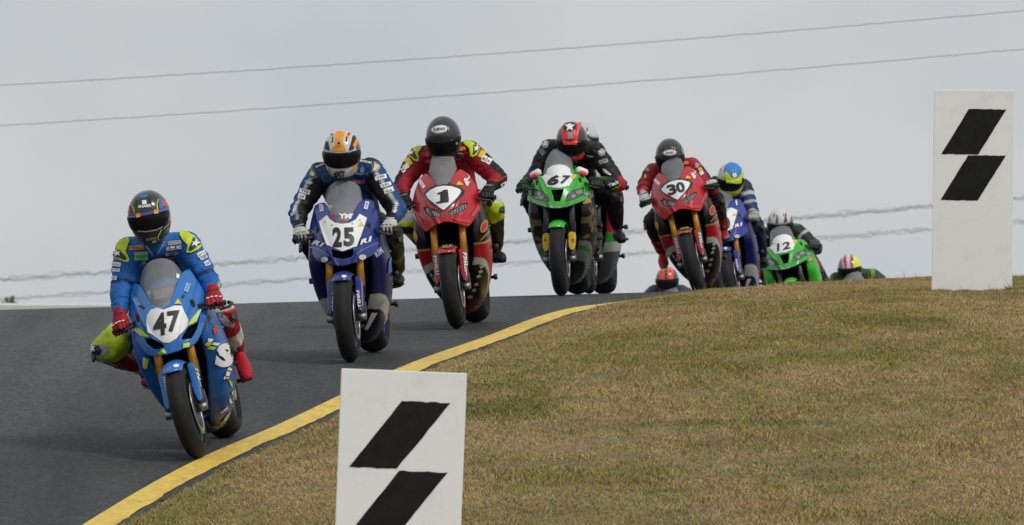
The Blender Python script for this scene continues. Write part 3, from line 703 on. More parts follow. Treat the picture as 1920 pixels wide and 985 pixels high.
def boot(root, knee, ankle, toe, look):
    d = (knee - ankle).normalized(); fw = (toe - ankle); heel = ankle - Vector((fw.x, fw.y, 0)).normalized() * .055 + Vector((0, 0, -.085))
    ball = ankle.lerp(toe, .66) + Vector((0, 0, .0))
    parts = [chain_geo([ankle + d * .19, ankle + d * .08, ankle], [.056, .050, .047], 14),
             chain_geo([heel, ankle + Vector((0, 0, -.07)), ball + Vector((0, 0, -.012)), toe], [(.034, .034), (.041, .045), (.047, .036), (.038, .028)], 14, up=(1, 0, 0))]
    bo = fuse('boot', parts, .009, 3, SUIT, root); vcol(bo, lambda P, N: look(P, N, knee, ankle, toe))
    up = (toe - heel).normalized()
    V, Fc = chain_geo([heel + Vector((0, 0, -.030)), ball + Vector((0, 0, -.045)), toe + Vector((0, 0, -.020))], [(.032, .010), (.044, .010), (.032, .009)], 12, up=(1, 0, 0))
    mesh('boot_sole', V, Fc, BLK, bo)
    V, Fc = chain_geo([ankle + d * .16 + Vector((0, -.045, 0)), ankle + d * .06 + Vector((0, -.045, 0))], [(.026, .012), (.022, .012)], 10, up=(1, 0, 0)); mesh('shin_guard', V, Fc, BLK, bo)
    return bo
HZ = [-.150, -.145, -.115, -.08, -.04, 0, .04, .08, .11, .13, .1405]
HX = pchip(HZ, [.078, .088, .106, .119, .125, .1265, .120, .102, .077, .047, .003])
HFy = pchip(HZ, [.105, .122, .146, .153, .150, .143, .132, .114, .088, .054, .003])
HBy = pchip(HZ, [.075, .088, .112, .137, .152, .157, .149, .128, .100, .062, .003])
def helm_pt(z, a, off=0.0):
    """a = 0 at the front"""
    x, c = math.sin(a), math.cos(a); p = 0.93
    sx, sc = math.copysign(abs(x) ** p, x), math.copysign(abs(c) ** p, c)
    rx = float(HX(z)) + off; ry = (float(HFy(z)) if c >= 0 else float(HBy(z))) + off
    return Vector((rx * sx, -ry * sc, z))
def helmet(root, center, pitch, roll, yaw, base, visor_mat=VISOR, vz=(-.062, .042)):
    R = Matrix.Rotation(math.radians(yaw), 3, 'Z') @ Matrix.Rotation(math.radians(roll), 3, 'Y') @ Matrix.Rotation(math.radians(pitch), 3, 'X')
    tr = lambda p: center + R @ p
    zs = list(np.concatenate([np.linspace(-.150, .10, 34), np.linspace(.105, .1405, 12)])); ns_ = 56; V = []
    for z in zs: V += [tr(helm_pt(z, 2 * math.pi * k / ns_)) for k in range(ns_)]
    Fc = grid_faces(ns_, len(zs), 0, True); Fc.append(tuple(range(len(V) - ns_, len(V)))); Fc.append(tuple(range(ns_ - 1, -1, -1)))
    h = mesh('helmet', V, Fc, HVC, root)
    Ri = R.transposed()
    def cf(P, N):
        Q = (P - np.array(center)) @ np.array(Ri).T; return base(Q)
    vcol(h, cf)
    # visor: its own shell standing proud of the opening
    nu, nv = 37, 12; V = []
    for j in range(nv):
        v = j / (nv - 1)
        for i in range(nu):
            a = (-1 + 2 * i / (nu - 1)) * 1.42; s = abs(a) / 1.42
            lo = vz[0] + .046 * s ** 3; hi = vz[1] - .026 * s ** 3
            V.append(tr(helm_pt(lo + (hi - lo) * v, a, .0035 + .0015 * math.sin(math.pi * v))))
    vs = mesh('visor', V, grid_faces(nu, nv), visor_mat, h); add_mod(vs, 'SOLIDIFY', thickness=.003, offset=1); bake(vs)
    for sg in (-1, 1):
        c0 = helm_pt(-.005, sg * 1.40, .002); V, Fc = chain_geo([tr(c0 - Vector((sg * .006, 0, 0))), tr(c0 - Vector((sg * .001, 0, 0)))], [.012, .008], 14); mesh('visor_pivot', V, Fc, BLK, h)
        a0 = helm_pt(.103, sg * .55, .002); a1 = helm_pt(.122, sg * .8, .002); V, Fc = chain_geo([tr(a0), tr(a1)], [(.010, .004), (.008, .004)], 8, up=tr(Vector((0, 0, 1))) - center); mesh('vent', V, Fc, BLK, h)
    V, Fc = tube_geo([tr(Vector((-.06, .130, .03))), tr(Vector((-.045, .150, .035))), tr(Vector((.045, .150, .035))), tr(Vector((.06, .130, .03)))], [(.008, .006), (.014, .010), (.014, .010), (.008, .006)], 10); mesh('rear_spoiler', V, Fc, BLK, h)
    V, Fc = chain_geo([tr(Vector((-.05, -.10, -.148))), tr(Vector((0, -.128, -.150))), tr(Vector((.05, -.10, -.148)))], [(.012, .008)] * 3, 8); mesh('chin_curtain', V, Fc, BLK, h)
    return h, vs
DEF = dict(pelvis=(0, 1.06, .90), waist=(0, .95, 1.05), chest=(0, .80, 1.17), neck=(0, .63, 1.30), head=(0, .47, 1.42), sl=(-.19, .66, 1.26), sr=(.19, .66, 1.26),
           el=(-.38, .52, 1.0), er=(.38, .52, 1.0), hl=(-.10, 1.06, .87), hr=(.10, 1.06, .87), kl=(-.27, .66, .80), kr=(.27, .66, .80), al=(-.235, 1.16, .56), ar=(.235, 1.16, .56),
           tl=(-.26, .95, .475), tr=(.26, .95, .475))
def person(rig, typ, px, local, look, label, group):
    """px: joints measured in the photograph (x, y, depth in the bike's frame); local: joints in the bike's frame"""
    J = {k: Vector(v) for k, v in DEF.items()}
    for k, v in local.items(): J[k] = Vector(v)
    for k, v in px.items(): J[k] = rig.loc(*v)
    if 'neck' not in px and 'neck' not in local: J['neck'] = (J['sl'] + J['sr']) / 2 + Vector((0, -.01, .03))
    if 'chest' not in local: J['chest'] = ((J['sl'] + J['sr']) / 2).lerp(J['pelvis'], .30) + Vector((0, 0, .015))
    if 'waist' not in local: J['waist'] = J['chest'].lerp(J['pelvis'], .55) + Vector((0, .02, .03))
    root = bpy.data.objects.new('person', None); COL.objects.link(root); root.matrix_world = rig.M; root.empty_display_size = .2
    tag(root, label, 'person', group)
    hz = TYPES[typ]['hz']; G = {}
    for s_, sg in (('l', -1), ('r', 1)): G[s_] = (Vector((sg * .305, .345, hz - .008)), Vector((sg * .137, .043, -.018)))
    W = {s_: G[s_][0] + Vector((0, 0, .028)) + (J['e' + s_] - G[s_][0]).normalized() * .074 for s_ in 'lr'}
    segs = []; parts = []
    top = J['neck'].lerp(J['chest'], .18)
    parts.append(chain_geo([J['pelvis'], J['waist'], J['chest'], top], [(.175, .14), (.165, .125), (.195, .135), (.14, .10)], 20, up=J['sr'] - J['sl']))
    segs.append(('torso', J['pelvis'], J['chest'], .15)); segs.append(('torso2', J['chest'], J['neck'], .14))
    parts.append(chain_geo([J['sl'], top, J['sr']], [.074, .088, .074], 14)); segs.append(('yoke', J['sl'], J['sr'], .08))
    hb = J['neck'].lerp(J['chest'], .25) + Vector((0, .10, .045)); parts.append(chain_geo([hb + Vector((0, .12, -.03)), hb + Vector((0, .02, .01)), hb + Vector((0, -.05, -.01))], [.05, .065, .04], 12)); segs.append(('hump', hb + Vector((0, .12, 0)), hb, .06))
    parts.append(chain_geo([J['neck'].lerp(J['chest'], .1), J['neck'], J['neck'].lerp(J['head'], .55)], [.082, .068, .056], 14)); segs.append(('neck', J['neck'], J['head'], .058))
    for s_ in 'lr':
        sh, e_, w = J['s' + s_], J['e' + s_], W[s_]; m1 = sh.lerp(e_, .45)
        parts.append(chain_geo([sh, m1, e_], [.080, .078, .066], 14)); segs.append(('ua' + s_, sh, e_, .062))
        parts.append(chain_geo([e_, e_.lerp(w, .35), w.lerp(e_, .12)], [.065, .062, .043], 14)); segs.append(('fa' + s_, e_, w, .046))
        h_, k_, a_ = J['h' + s_], J['k' + s_], J['a' + s_]
        parts.append(chain_geo([h_, h_.lerp(k_, .5), k_], [.115, .105, .084], 16)); segs.append(('th' + s_, h_, k_, .085))
        parts.append(chain_geo([k_, k_.lerp(a_, .35), a_], [.080, .074, .050], 14)); segs.append(('sh' + s_, k_, a_, .058))
    bo = fuse('body', parts, .0105, 5, SUIT, root)
    me_ = bo.data; nv_ = len(me_.vertices); P_ = np.empty(nv_ * 3); me_.vertices.foreach_get('co', P_); P_ = P_.reshape(-1, 3); N_ = np.empty(nv_ * 3); me_.vertices.foreach_get('normal', N_); N_ = N_.reshape(-1, 3)
    q1 = vnoise(P_[:, 0] * 17 + P_[:, 2] * 12, P_[:, 1] * 15 + P_[:, 2] * 24, 7); q2 = vnoise(P_[:, 0] * 31 - P_[:, 2] * 22 + 9, P_[:, 1] * 30 + P_[:, 2] * 41, 8)
    dsp = (1 - np.abs(2 * q1 - 1) - .5) * .011 + (1 - np.abs(2 * q2 - 1) - .5) * .005
    me_.vertices.foreach_set('co', (P_ + N_ * dsp[:, None]).ravel()); me_.update()
    def cf(P, N):
        best = np.full(len(P), 1e9); idx = np.zeros(len(P), int); tt = np.zeros(len(P)); RD_ = np.zeros((len(P), 3))
        for i, (nm, a, b_, r) in enumerate(segs):
            a, b_ = np.array(a), np.array(b_); ab = b_ - a; t_ = np.clip(((P - a) @ ab) / (ab @ ab), 0, 1)
            d = np.linalg.norm(P - (a + t_[:, None] * ab), axis=1) - r
            m = d < best; best[m] = d[m]; idx[m] = i; tt[m] = t_[m]; RD_[m] = (P - (a + t_[:, None] * ab))[m]
        RD_ /= np.maximum(np.linalg.norm(RD_, axis=1), 1e-6)[:, None]; C = np.zeros((len(P), 3))
        for i, sgm in enumerate(segs):
            m = idx == i
            if m.any(): C[m] = look['suit'](sgm[0], tt[m], P[m], RD_[m])
        return C
    vcol(bo, cf, 1)
    tg = [bvh(bo)]
    # knee sliders, elbow pads
    for s_, sg in (('l', -1), ('r', 1)):
        k_ = J['k' + s_]; out = Vector((sg * .8, -.45, -.25)).normalized(); c = k_ + out * .084
        V, Fc = chain_geo([c - Vector((0, .02, .022)), c + Vector((0, .012, .02))], [(.026, .010), (.026, .010)], 12, up=out.cross(Vector((0, 0, 1)))); mesh('knee_slider', V, Fc, look.get('slider', BLK), bo)
    hm, vs = helmet(root, J['head'], look['pitch'], look.get('roll', 0), look.get('yaw', 0), look['helmet'], vz=look.get('vz', (-.062, .042)))
    gl = []
    for s_, sg in (('l', -1), ('r', 1)):
        gl.append(hand(root, G[s_][0], G[s_][1], J['e' + s_], sg, look['glove']))
        boot(root, J['k' + s_], J['a' + s_], J['t' + s_], look['boot'])
    if look.get('print'): look['print'](Decals(rig, tg, bo), Decals(rig, [bvh(hm), bvh(vs)], hm))
    return root
def flat(rgb):
    c = np.array(lin(*rgb)); return lambda *a: np.tile(c, (len(a[0]), 1))
def L(*rgb): return np.array(lin(*rgb))
def sel(n, base, *rules):
    C = np.tile(base, (n, 1))
    for m, c in rules: C[m] = c
    return C

# ------------------------------------------------------------------ the field of riders
Rg = dict(r47=Rig(374, 68.8, .10, 15.0), r25=Rig(658, 76.2, .10, 5.0), r1=Rig(858, 82.0, .095, 7.0), r67=Rig(1053, 91.6, .10, 3.0), rh=Rig(1105, 94.8, .10, 4.0),
          r30=Rig(1314, 99.2, .10, 14.0), rb=Rig(1380, 106.7, .12, 11.0), r12=Rig(1510, 110.5, .12, 15.0), rw=Rig(1612, 121.5, .10, 5.0), ro=Rig(1262, 125.0, .10, 3.0))
GB, GP = 'racing motorcycles coming over the crest', 'riders on the racing motorcycles'
cA, cB, cC = Crop(150, 340, 4.476), Crop(230, 480, 4.479), Crop(160, 560, 3.178)
cD, cE, cF = Crop(560, 340, 5.47), Crop(530, 230, 5.796), Crop(560, 480, 4.69)
cG, cH, cI = Crop(750, 280, 5.795), Crop(730, 205, 7.879), Crop(750, 430, 5.052)
cJ, cK = Crop(955, 215, 5.326), Crop(970, 380, 5.471)
cL, cM, cN, cO = Crop(1185, 250, 5.794), Crop(1185, 400, 6.158), Crop(1300, 290, 6.564), Crop(1400, 370, 5.185)

# ---- 47
BLU = (28, 108, 184); BLUS = (26, 94, 168)
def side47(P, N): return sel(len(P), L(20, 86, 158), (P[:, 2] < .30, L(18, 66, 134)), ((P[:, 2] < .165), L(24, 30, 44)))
def print47(D, DS, DF, DSC):
    plate = D.poly('number_plate', cB([(290, 438), (345, 455), (440, 420), (495, 422), (548, 540), (540, 590), (460, 690), (395, 730), (345, 728), (215, 640), (203, 580), (207, 500), (240, 455)]), WHITE)
    D.text('4', cB.p(312, 578), 42, 9, INK, .006, w=25, bold=.03, shear=.12, name='race_number'); D.text('7', cB.p(432, 553), 39, 7, INK, .006, w=25, bold=.035, shear=.10, name='race_number')
    for q in ([(100, 605), (140, 608), (240, 675), (190, 678)], [(640, 448), (560, 555), (543, 585), (590, 572), (636, 480)], [(300, 805), (350, 785), (365, 815), (312, 830)], [(503, 735), (560, 730), (556, 765), (500, 775)]):
        D.poly('accent_flash', cB(q), NEON, .0045)
    for q in ([(85, 610), (105, 612), (175, 672), (160, 672)], [(650, 445), (660, 445), (610, 555), (600, 560)]): D.poly('accent_flash', cB(q), WHITE, .004)
    D.poly('warning_sticker', cB([(462, 362), (492, 408), (435, 408)]), YEL, .0045)
    for c, a in (((540, 268), 72), ((124, 388), -60)): D.rect('sticker', cB.p(*c), 17, 8, a, mat('pale_blue_vinyl', lin(150, 180, 215), .5)); D.text('MOTUL', cB.p(*c), 4, a, BLUEV, .006)
    for c in ((508, 340), (166, 432)): D.ellipse('fairing_bolt', cB.p(*c), 6, 6, 0, INK, .005)
    for q in ([(720, 500), (735, 530), (640, 690), (612, 700), (640, 620)],): DS.poly('side_panel', cB(q), INK)
    DS.poly('side_emblem', cB([(770, 585), (800, 600), (780, 625), (800, 650), (762, 660), (750, 620)]), REDV)
    for q, m in (([(690, 740), (720, 715), (745, 735), (715, 760)], NEON), ([(720, 690), (760, 700), (740, 725), (712, 712)], WHITE), ([(735, 755), (785, 765), (760, 785), (710, 775)], NEON), ([(760, 725), (815, 735), (790, 755), (745, 740)], WHITE)): DS.poly('accent_flash', cB(q), m)
    DS.text('S', cB.p(850, 835), 44, -8, WHITE, .005, bold=.06, xs=1.15); DS.text('U', cC.p(862, 335), 20, -40, WHITE, .005, bold=.05)
    DS.poly('sponsor_badge', cC([(850, 405), (868, 420), (850, 475), (818, 482), (830, 440)]), WHITE); DS.text('ECU', cC.p(843, 447), 11, 65, INK, .006)
    for q, m in (([(848, 480), (868, 500), (872, 530), (858, 515)], NEON), ([(865, 555), (880, 550), (892, 600), (880, 615)], NEON), ([(855, 590), (885, 640), (875, 650), (852, 610)], WHITE), ([(885, 645), (830, 730), (770, 840), (760, 835), (765, 800), (840, 690)], SILV)): DS.poly('accent_flash', cC(q), m)
    DS.text('motul', cC.p(822, 660), 5, 40, WHITE, .005, bold=.03); DS.text('SUZUKI', cC.p(800, 770), 7, 58, INK, .007, bold=.03)
    for q, m in (([(345, 350), (360, 352), (358, 410), (345, 405)], WHITE), ([(360, 355), (378, 360), (370, 415), (350, 415)], NEON)): DS.poly('accent_flash', cC(q), m)
    DF.text('PIRELLI', cC.p(678, 475), 5, -74, WHITE, .005, w=37, bold=.03); DF.text('PIRELLI', cC.p(484, 525), 5, -74, WHITE, .005, w=37, bold=.03)
    DF.ellipse('fender_badge', cC.p(541, 404), 11, 6, 8, WHITE, .005)
    DSC.poly('screen_sticker', cB([(455, 255), (480, 185), (492, 190), (470, 272)]), WHITE, .004); DSC.poly('screen_sticker', cB([(450, 150), (475, 160), (470, 195), (448, 185)]), WHITE, .004)
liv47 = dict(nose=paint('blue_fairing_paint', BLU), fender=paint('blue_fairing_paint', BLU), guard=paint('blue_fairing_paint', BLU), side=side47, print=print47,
             cuts=[cB([(552, 596), (628, 556), (648, 500), (655, 505), (628, 610), (585, 690), (505, 706), (495, 690)]), cB([(180, 692), (240, 692), (340, 740), (352, 768), (300, 786), (262, 786), (200, 740)])])
def suit47(seg, t, P, N):
    b = L(*BLUS); n = len(P); neon = L(186, 205, 45); wh = L(205, 205, 205); red = L(150, 25, 35); dk = L(16, 30, 70)
    if seg == 'thl': return sel(n, b, ((t > .3) & (N[:, 2] > .1), wh), (t > .74, neon))
    if seg == 'shl': return sel(n, red, (t < .12, neon), ((t < .55) & (N[:, 2] > .45), neon), (t > .72, wh))
    if seg == 'thr': return sel(n, b, (t > .55, red), ((t > .3) & (N[:, 2] > .3), wh))
    if seg == 'shr': return sel(n, red, ((t > .42) & (t < .8), wh))
    if seg in ('fal', 'far'): return sel(n, b, ((t > .35) & (N[:, 1] > .2), neon), ((N[:, 1] > .0) & (N[:, 1] < .2), wh * .8))
    if seg in ('ual', 'uar'): return sel(n, b, (np.abs(t - .82) < .035, dk))
    if seg == 'neck': return sel(n, b, (t > .28, L(120, 84, 72)))
    return sel(n, b, ((np.abs(P[:, 0]) < .1) & (P[:, 2] < 1.22) & (seg[0] == 't'), dk * 1.2))
def p47print(B, Hm):
    Hm.poly('visor_strip', cA([(412, 278), (480, 272), (570, 258), (660, 240), (735, 218), (738, 240), (660, 262), (570, 282), (480, 300), (415, 306)]), mat('strip_blue', lin(86, 92, 160), .4), .008, .012)
    for c in ((491, 285), (635, 256)): Hm.rect('strip_sticker', cA.p(*c), 7.5, 7.5, 12, ORG, .0095)
    Hm.poly('helmet_logo', cA([(498, 128), (528, 105), (535, 122), (545, 105), (572, 125), (545, 148), (536, 135), (525, 150)]), BLUEV)
    Hm.rect('helmet_logo', cA.p(540, 178), 8, 7.5, 5, WHITE); Hm.text('SHARK', cA.p(545, 210), 5.2, 6, WHITE, .005, w=24, bold=.05)
    Hm.poly('helmet_flash', cA([(680, 170), (700, 130), (725, 150), (732, 185), (705, 215), (690, 205)]), PINK); Hm.poly('helmet_flash', cA([(400, 225), (425, 200), (428, 265), (405, 270)]), PINK)
    Hm.poly('helmet_flash', cA([(655, 150), (662, 152), (648, 190), (655, 235), (646, 238), (640, 190)]), NEON); Hm.poly('helmet_flash', cA([(435, 200), (442, 200), (462, 240), (462, 268), (454, 268), (452, 240)]), NEON)
    Hm.poly('helmet_flash', cA([(668, 150), (680, 135), (690, 215), (700, 225), (668, 235), (660, 190)]), BLUEV, .0025)
    Hm.poly('visor_trim', cA([(485, 412), (560, 416), (640, 402), (690, 376), (690, 384), (640, 411), (560, 426), (487, 422)]), GREYV, .007); Hm.poly('visor_trim', cA([(695, 395), (740, 348), (742, 358), (697, 406)]), GREYV, .007)
    Hm.text('ALSPEC', cA.p(598, 480), 4.6, 8, GREYV, .005, w=20, bold=.05); Hm.text('AIR', cA.p(622, 502), 4, 8, WHITE, .005, w=9, bold=.05)
    Hm.poly('helmet_flash', cA([(680, 402), (686, 404), (655, 465), (662, 492), (655, 492), (648, 465)]), NEON, .004)
    B.poly('shoulder_armour', cA([(335, 482), (375, 470), (405, 478), (415, 510), (385, 590), (412, 655), (400, 685), (370, 680), (268, 640), (262, 612), (300, 530)]), NEON, .009, .012)
    B.poly('shoulder_armour', cA([(285, 572), (345, 580), (392, 650), (375, 668), (275, 630)]), INK, .013, .012); B.star('star_logo', cA.p(322, 610), 8, 8, WHITE, .016)
    B.poly('shoulder_armour', cA([(838, 425), (870, 410), (955, 465), (1018, 545), (990, 578), (935, 605), (898, 600), (905, 540), (838, 462)]), NEON, .009, .012)
    B.poly('shoulder_armour', cA([(945, 475), (1005, 538), (935, 590), (918, 582), (930, 520)]), INK, .013, .012); B.star('star_logo', cA.p(962, 530), 9, -8, WHITE, .016)
    B.rect('chest_patch', cA.p(475, 558), 27, 7.5, 5, ORG, .005); B.text('PIRELLI', cA.p(475, 558), 4.2, 5, INK, .0075, w=22)
    B.rect('chest_patch', cA.p(512, 626), 27, 16, 3, mat('pale_green_vinyl', lin(150, 190, 150), .5), .005); B.rect('chest_patch', cA.p(512, 626), 25, 5, 3, GRNV, .007)
    B.rect('chest_patch', cA.p(792, 518), 26, 8, 6, GREYV, .005); B.text('SUZUKI', cA.p(787, 560), 6.2, 7, WHITE, .006, w=29, bold=.05)
    B.text('EXCEL', cA.p(777, 604), 5.5, 6, GREYV, .006, w=27, bold=.04); B.poly('chest_logo', cA([(718, 640), (795, 636), (775, 660), (722, 664)]), REDV, .005); B.text('ECSTAR', cA.p(755, 674), 2.6, 3, WHITE, .006, w=18)
    B.text('MONSTER', cA.p(540, 705), 3.6, 3, GREYV, .006, w=22); B.rect('chest_patch', cA.p(540, 682), 8, 6, 0, GREYV, .005)
    B.poly('collar_logo', cA([(602, 655), (632, 662), (665, 648), (645, 672), (615, 674)]), PINK, .005)
    B.poly('collar_zip', cA([(545, 535), (552, 532), (612, 600), (615, 630), (608, 628)]), GREYV, .005); B.poly('collar_zip', cA([(710, 505), (717, 508), (655, 608), (646, 622), (648, 600)]), GREYV, .005)
    for c, w_, h_, a, tx in (((300, 698), 19, 7, -6, 'Lenovo'), ((298, 747), 17, 6, -4, 'SUZUKI'), ((288, 812), 10, 7, -6, 'GBR'), ((1016, 610), 15, 8, 28, 'Lenovo'), ((1036, 642), 13, 6, 26, 'GBR'), ((1066, 690), 10, 9, 26, 'SUZUKI')):
        B.rect('arm_patch', cA.p(*c), w_, h_, a, WHITE, .005); B.text(tx, cA.p(*c), h_ * .5, a, INK, .0075, w=w_ * .8)
    B.poly('knee_guard', cC([(28, 280), (60, 274), (105, 275), (140, 300), (140, 322), (90, 345), (40, 330)]), GREYV, .006, .014); B.poly('knee_guard', cC([(36, 285), (80, 280), (100, 310), (85, 338), (45, 325)]), INK, .009); B.star('star_logo', cC.p(52, 298), 6, 20, WHITE, .016)
    B.poly('knee_guard', cC([(45, 345), (105, 355), (195, 395), (190, 420), (120, 400), (60, 378)]), GREYV, .006, .014)
    B.poly('knee_guard', cB([(800, 470), (840, 480), (905, 560), (935, 570), (925, 600), (850, 580), (815, 530)]), GREYV, .006, .014); B.text('alpinestars', cB.p(862, 535), 5, -48, INK, .009, w=26)
def glove47(P, N, g, w, el):
    n = len(P); d = np.linalg.norm(P - np.array(w), axis=1); return sel(n, L(158, 20, 34), ((P[:, 1] < g.y - .045) & (P[:, 2] < g.z + .012), L(70, 14, 22)))
def boot47(P, N, k, a, t): return sel(len(P), L(170, 24, 36), (P[:, 2] < t.z - .015, L(20, 18, 20)), (P[:, 2] > a.z + .14, L(40, 12, 16)))
def helm_dark(Q): return np.tile(L(38, 39, 41), (len(Q), 1))
motorcycle(Rg['r47'], 'A', liv47, 'blue motorcycle numbered 47 with neon flashes, leading the field beside the yellow line', GB)
person(Rg['r47'], 'A', dict(head=(279, 401, .47), sl=(240, 470, .64), sr=(351, 459, .64), el=(227, 548, .50), er=(393, 532, .52), kl=(196, 655, .60), kr=(418, 590, .80), ar=(444, 650, 1.12), tr=(464, 706, .96), neck=(290, 452, .60), tl=(300, 725, .98), al=(272, 690, 1.12)),
       dict(pelvis=(-.10, 1.05, .90), hl=(-.20, 1.03, .87), hr=(.02, 1.06, .87)),
       dict(suit=suit47, pitch=17, roll=5, yaw=-4, helmet=helm_dark, glove=dict(col=glove47, guard=WHITE, cover=True), boot=boot47, print=p47print),
       'rider in blue leathers with neon shoulders, red gloves and knee out on bike 47', GP)

# ---- 25
YB = (20, 42, 124)
def side25(P, N):
    lo = .40 - .30 * (P[:, 1] - .45)
    return sel(len(P), L(15, 21, 78), (P[:, 2] < lo, L(172, 173, 174)), (P[:, 2] < lo - .085, L(18, 22, 62)), (P[:, 2] < .2, L(14, 16, 34)))
def print25(D, DS, DF, DSC):
    D.poly('number_plate', cD([(212, 418), (292, 350), (325, 395), (380, 432), (450, 442), (520, 432), (585, 395), (622, 338), (698, 380), (640, 545), (590, 670), (450, 720), (290, 655), (240, 520)]), WHITE)
    D.text('2', cD.p(395, 578), 37, 3, INK, .006, w=17, bold=.05, shear=.05, name='race_number'); D.text('5', cD.p(513, 575), 35, 3, INK, .006, w=20, bold=.05, shear=.02, name='race_number')
    D.poly('warning_sticker', cD([(637, 420), (668, 466), (606, 466)]), YEL, .0055)
    D.text('R1', cD.p(208, 640), 9, -14, WHITE, .005, w=25, bold=.06, shear=.3); D.text('R1', cD.p(684, 610), 9, 18, WHITE, .005, w=26, bold=.06, shear=.3)
    D.rect('sticker', cD.p(238, 275), 7.5, 14, 6, mat('lilac_vinyl', lin(200, 200, 222), .5)); D.text('YMI', cD.p(238, 275), 3.4, 96, BLUEV, .006)
    D.rect('sticker', cD.p(692, 250), 7.5, 15, -16, MATS['lilac_vinyl']); D.text('YMI', cD.p(692, 250), 3.4, 76, BLUEV, .006)
    for c in ((275, 424), (346, 454), (549, 440), (624, 404)): D.ellipse('fairing_bolt', cD.p(*c), 3, 3, 0, GREYV, .006)
    for cx, cy in ((268, 806), (645, 782)): D.ellipse('headlight', cD.p(cx, cy), 17, 13, 6, BLK, .004); D.ellipse('headlight', cD.p(cx + 4, cy - 2), 13, 10, 6, mat('lamp_glass', (.55, .56, .58), .15, coat=1), .007)
    D.poly('accent_flash', cD([(118, 668), (200, 680), (320, 752), (318, 764), (195, 698), (118, 682)]), mat('light_blue_edge', lin(70, 100, 200), .35, coat=.5), .0045); D.poly('accent_flash', cD([(580, 742), (700, 670), (810, 625), (812, 636), (705, 686), (582, 755)]), MATS['light_blue_edge'], .0045)
    DS.text('R1M', cD.p(815, 730), 11, 40, mat('lilac_vinyl2', lin(176, 180, 214), .5), .005, w=17, bold=.05, shear=.3)
    DS.poly('side_flash', cF([(795, 20), (808, 0), (800, 140), (780, 160), (782, 60)]), BLUEV, .004)
    for c, tx in (((730, 395), 'AKRAPOVIC'), ((725, 420), 'YAMALUBE')): DS.text(tx, cF.p(*c), 3.6, 42, GREYV, .005, w=15, bold=.02)
    DS.poly('side_flash', cF([(640, 495), (690, 495), (610, 640), (582, 640)]), WHITE, .004)
    DF.text('PIRELLI', cF.p(530, 390), 5.4, -83, WHITE, .005, w=36, bold=.04); DF.text('PIRELLI', cF.p(307, 410), 5.4, -90, WHITE, .005, w=36, bold=.04); DF.ellipse('fender_badge', cF.p(398, 184), 9, 5, 0, WHITE, .005)
    DSC.text('YMI', cD.p(482, 362), 10, 0, WHITE, .004, w=26, bold=.06); DSC.ellipse('screen_logo', cD.p(362, 378), 9, 13, -15, REDV, .004); DSC.poly('screen_logo', cD([(375, 350), (392, 348), (378, 412), (366, 410)]), BLUEV, .005); DSC.rect('screen_lettering', cD.p(480, 402), 25, 3, 1, PINK, .004)
liv25 = dict(nose=paint('deep_blue_paint', YB), fender=paint('deep_blue_paint', YB), guard=paint('deep_blue_paint', YB), side=side25, print=print25, rim=mat('blue_rim', lin(30, 50, 140), .35, metal=.3),
             cuts=[cD([(335, 702), (390, 712), (450, 728), (560, 692), (568, 740), (556, 775), (450, 800), (345, 775)])])
def suit25(seg, t, P, N):
    n = len(P); b = L(26, 68, 128); k = L(15, 15, 17); w = L(200, 200, 200); sg = -1 if seg.endswith('l') else 1
    inner = N[:, 0] * sg
    if seg[:2] in ('ua', 'fa'): return sel(n, b, (inner < .05, k), ((inner >= .05) & (inner < .26), w))
    if seg[:2] in ('th', 'sh'): return sel(n, k, ((seg[:2] == 'sh') & (np.abs(t - .5) < .06), L(90, 88, 84)))
    if seg == 'neck' or seg == 'hump': return sel(n, k)
    if seg == 'yoke': return sel(n, b, ((N[:, 2] > .55), L(44, 44, 48)))
    return sel(n, b, (np.abs(P[:, 0]) > .135, k))
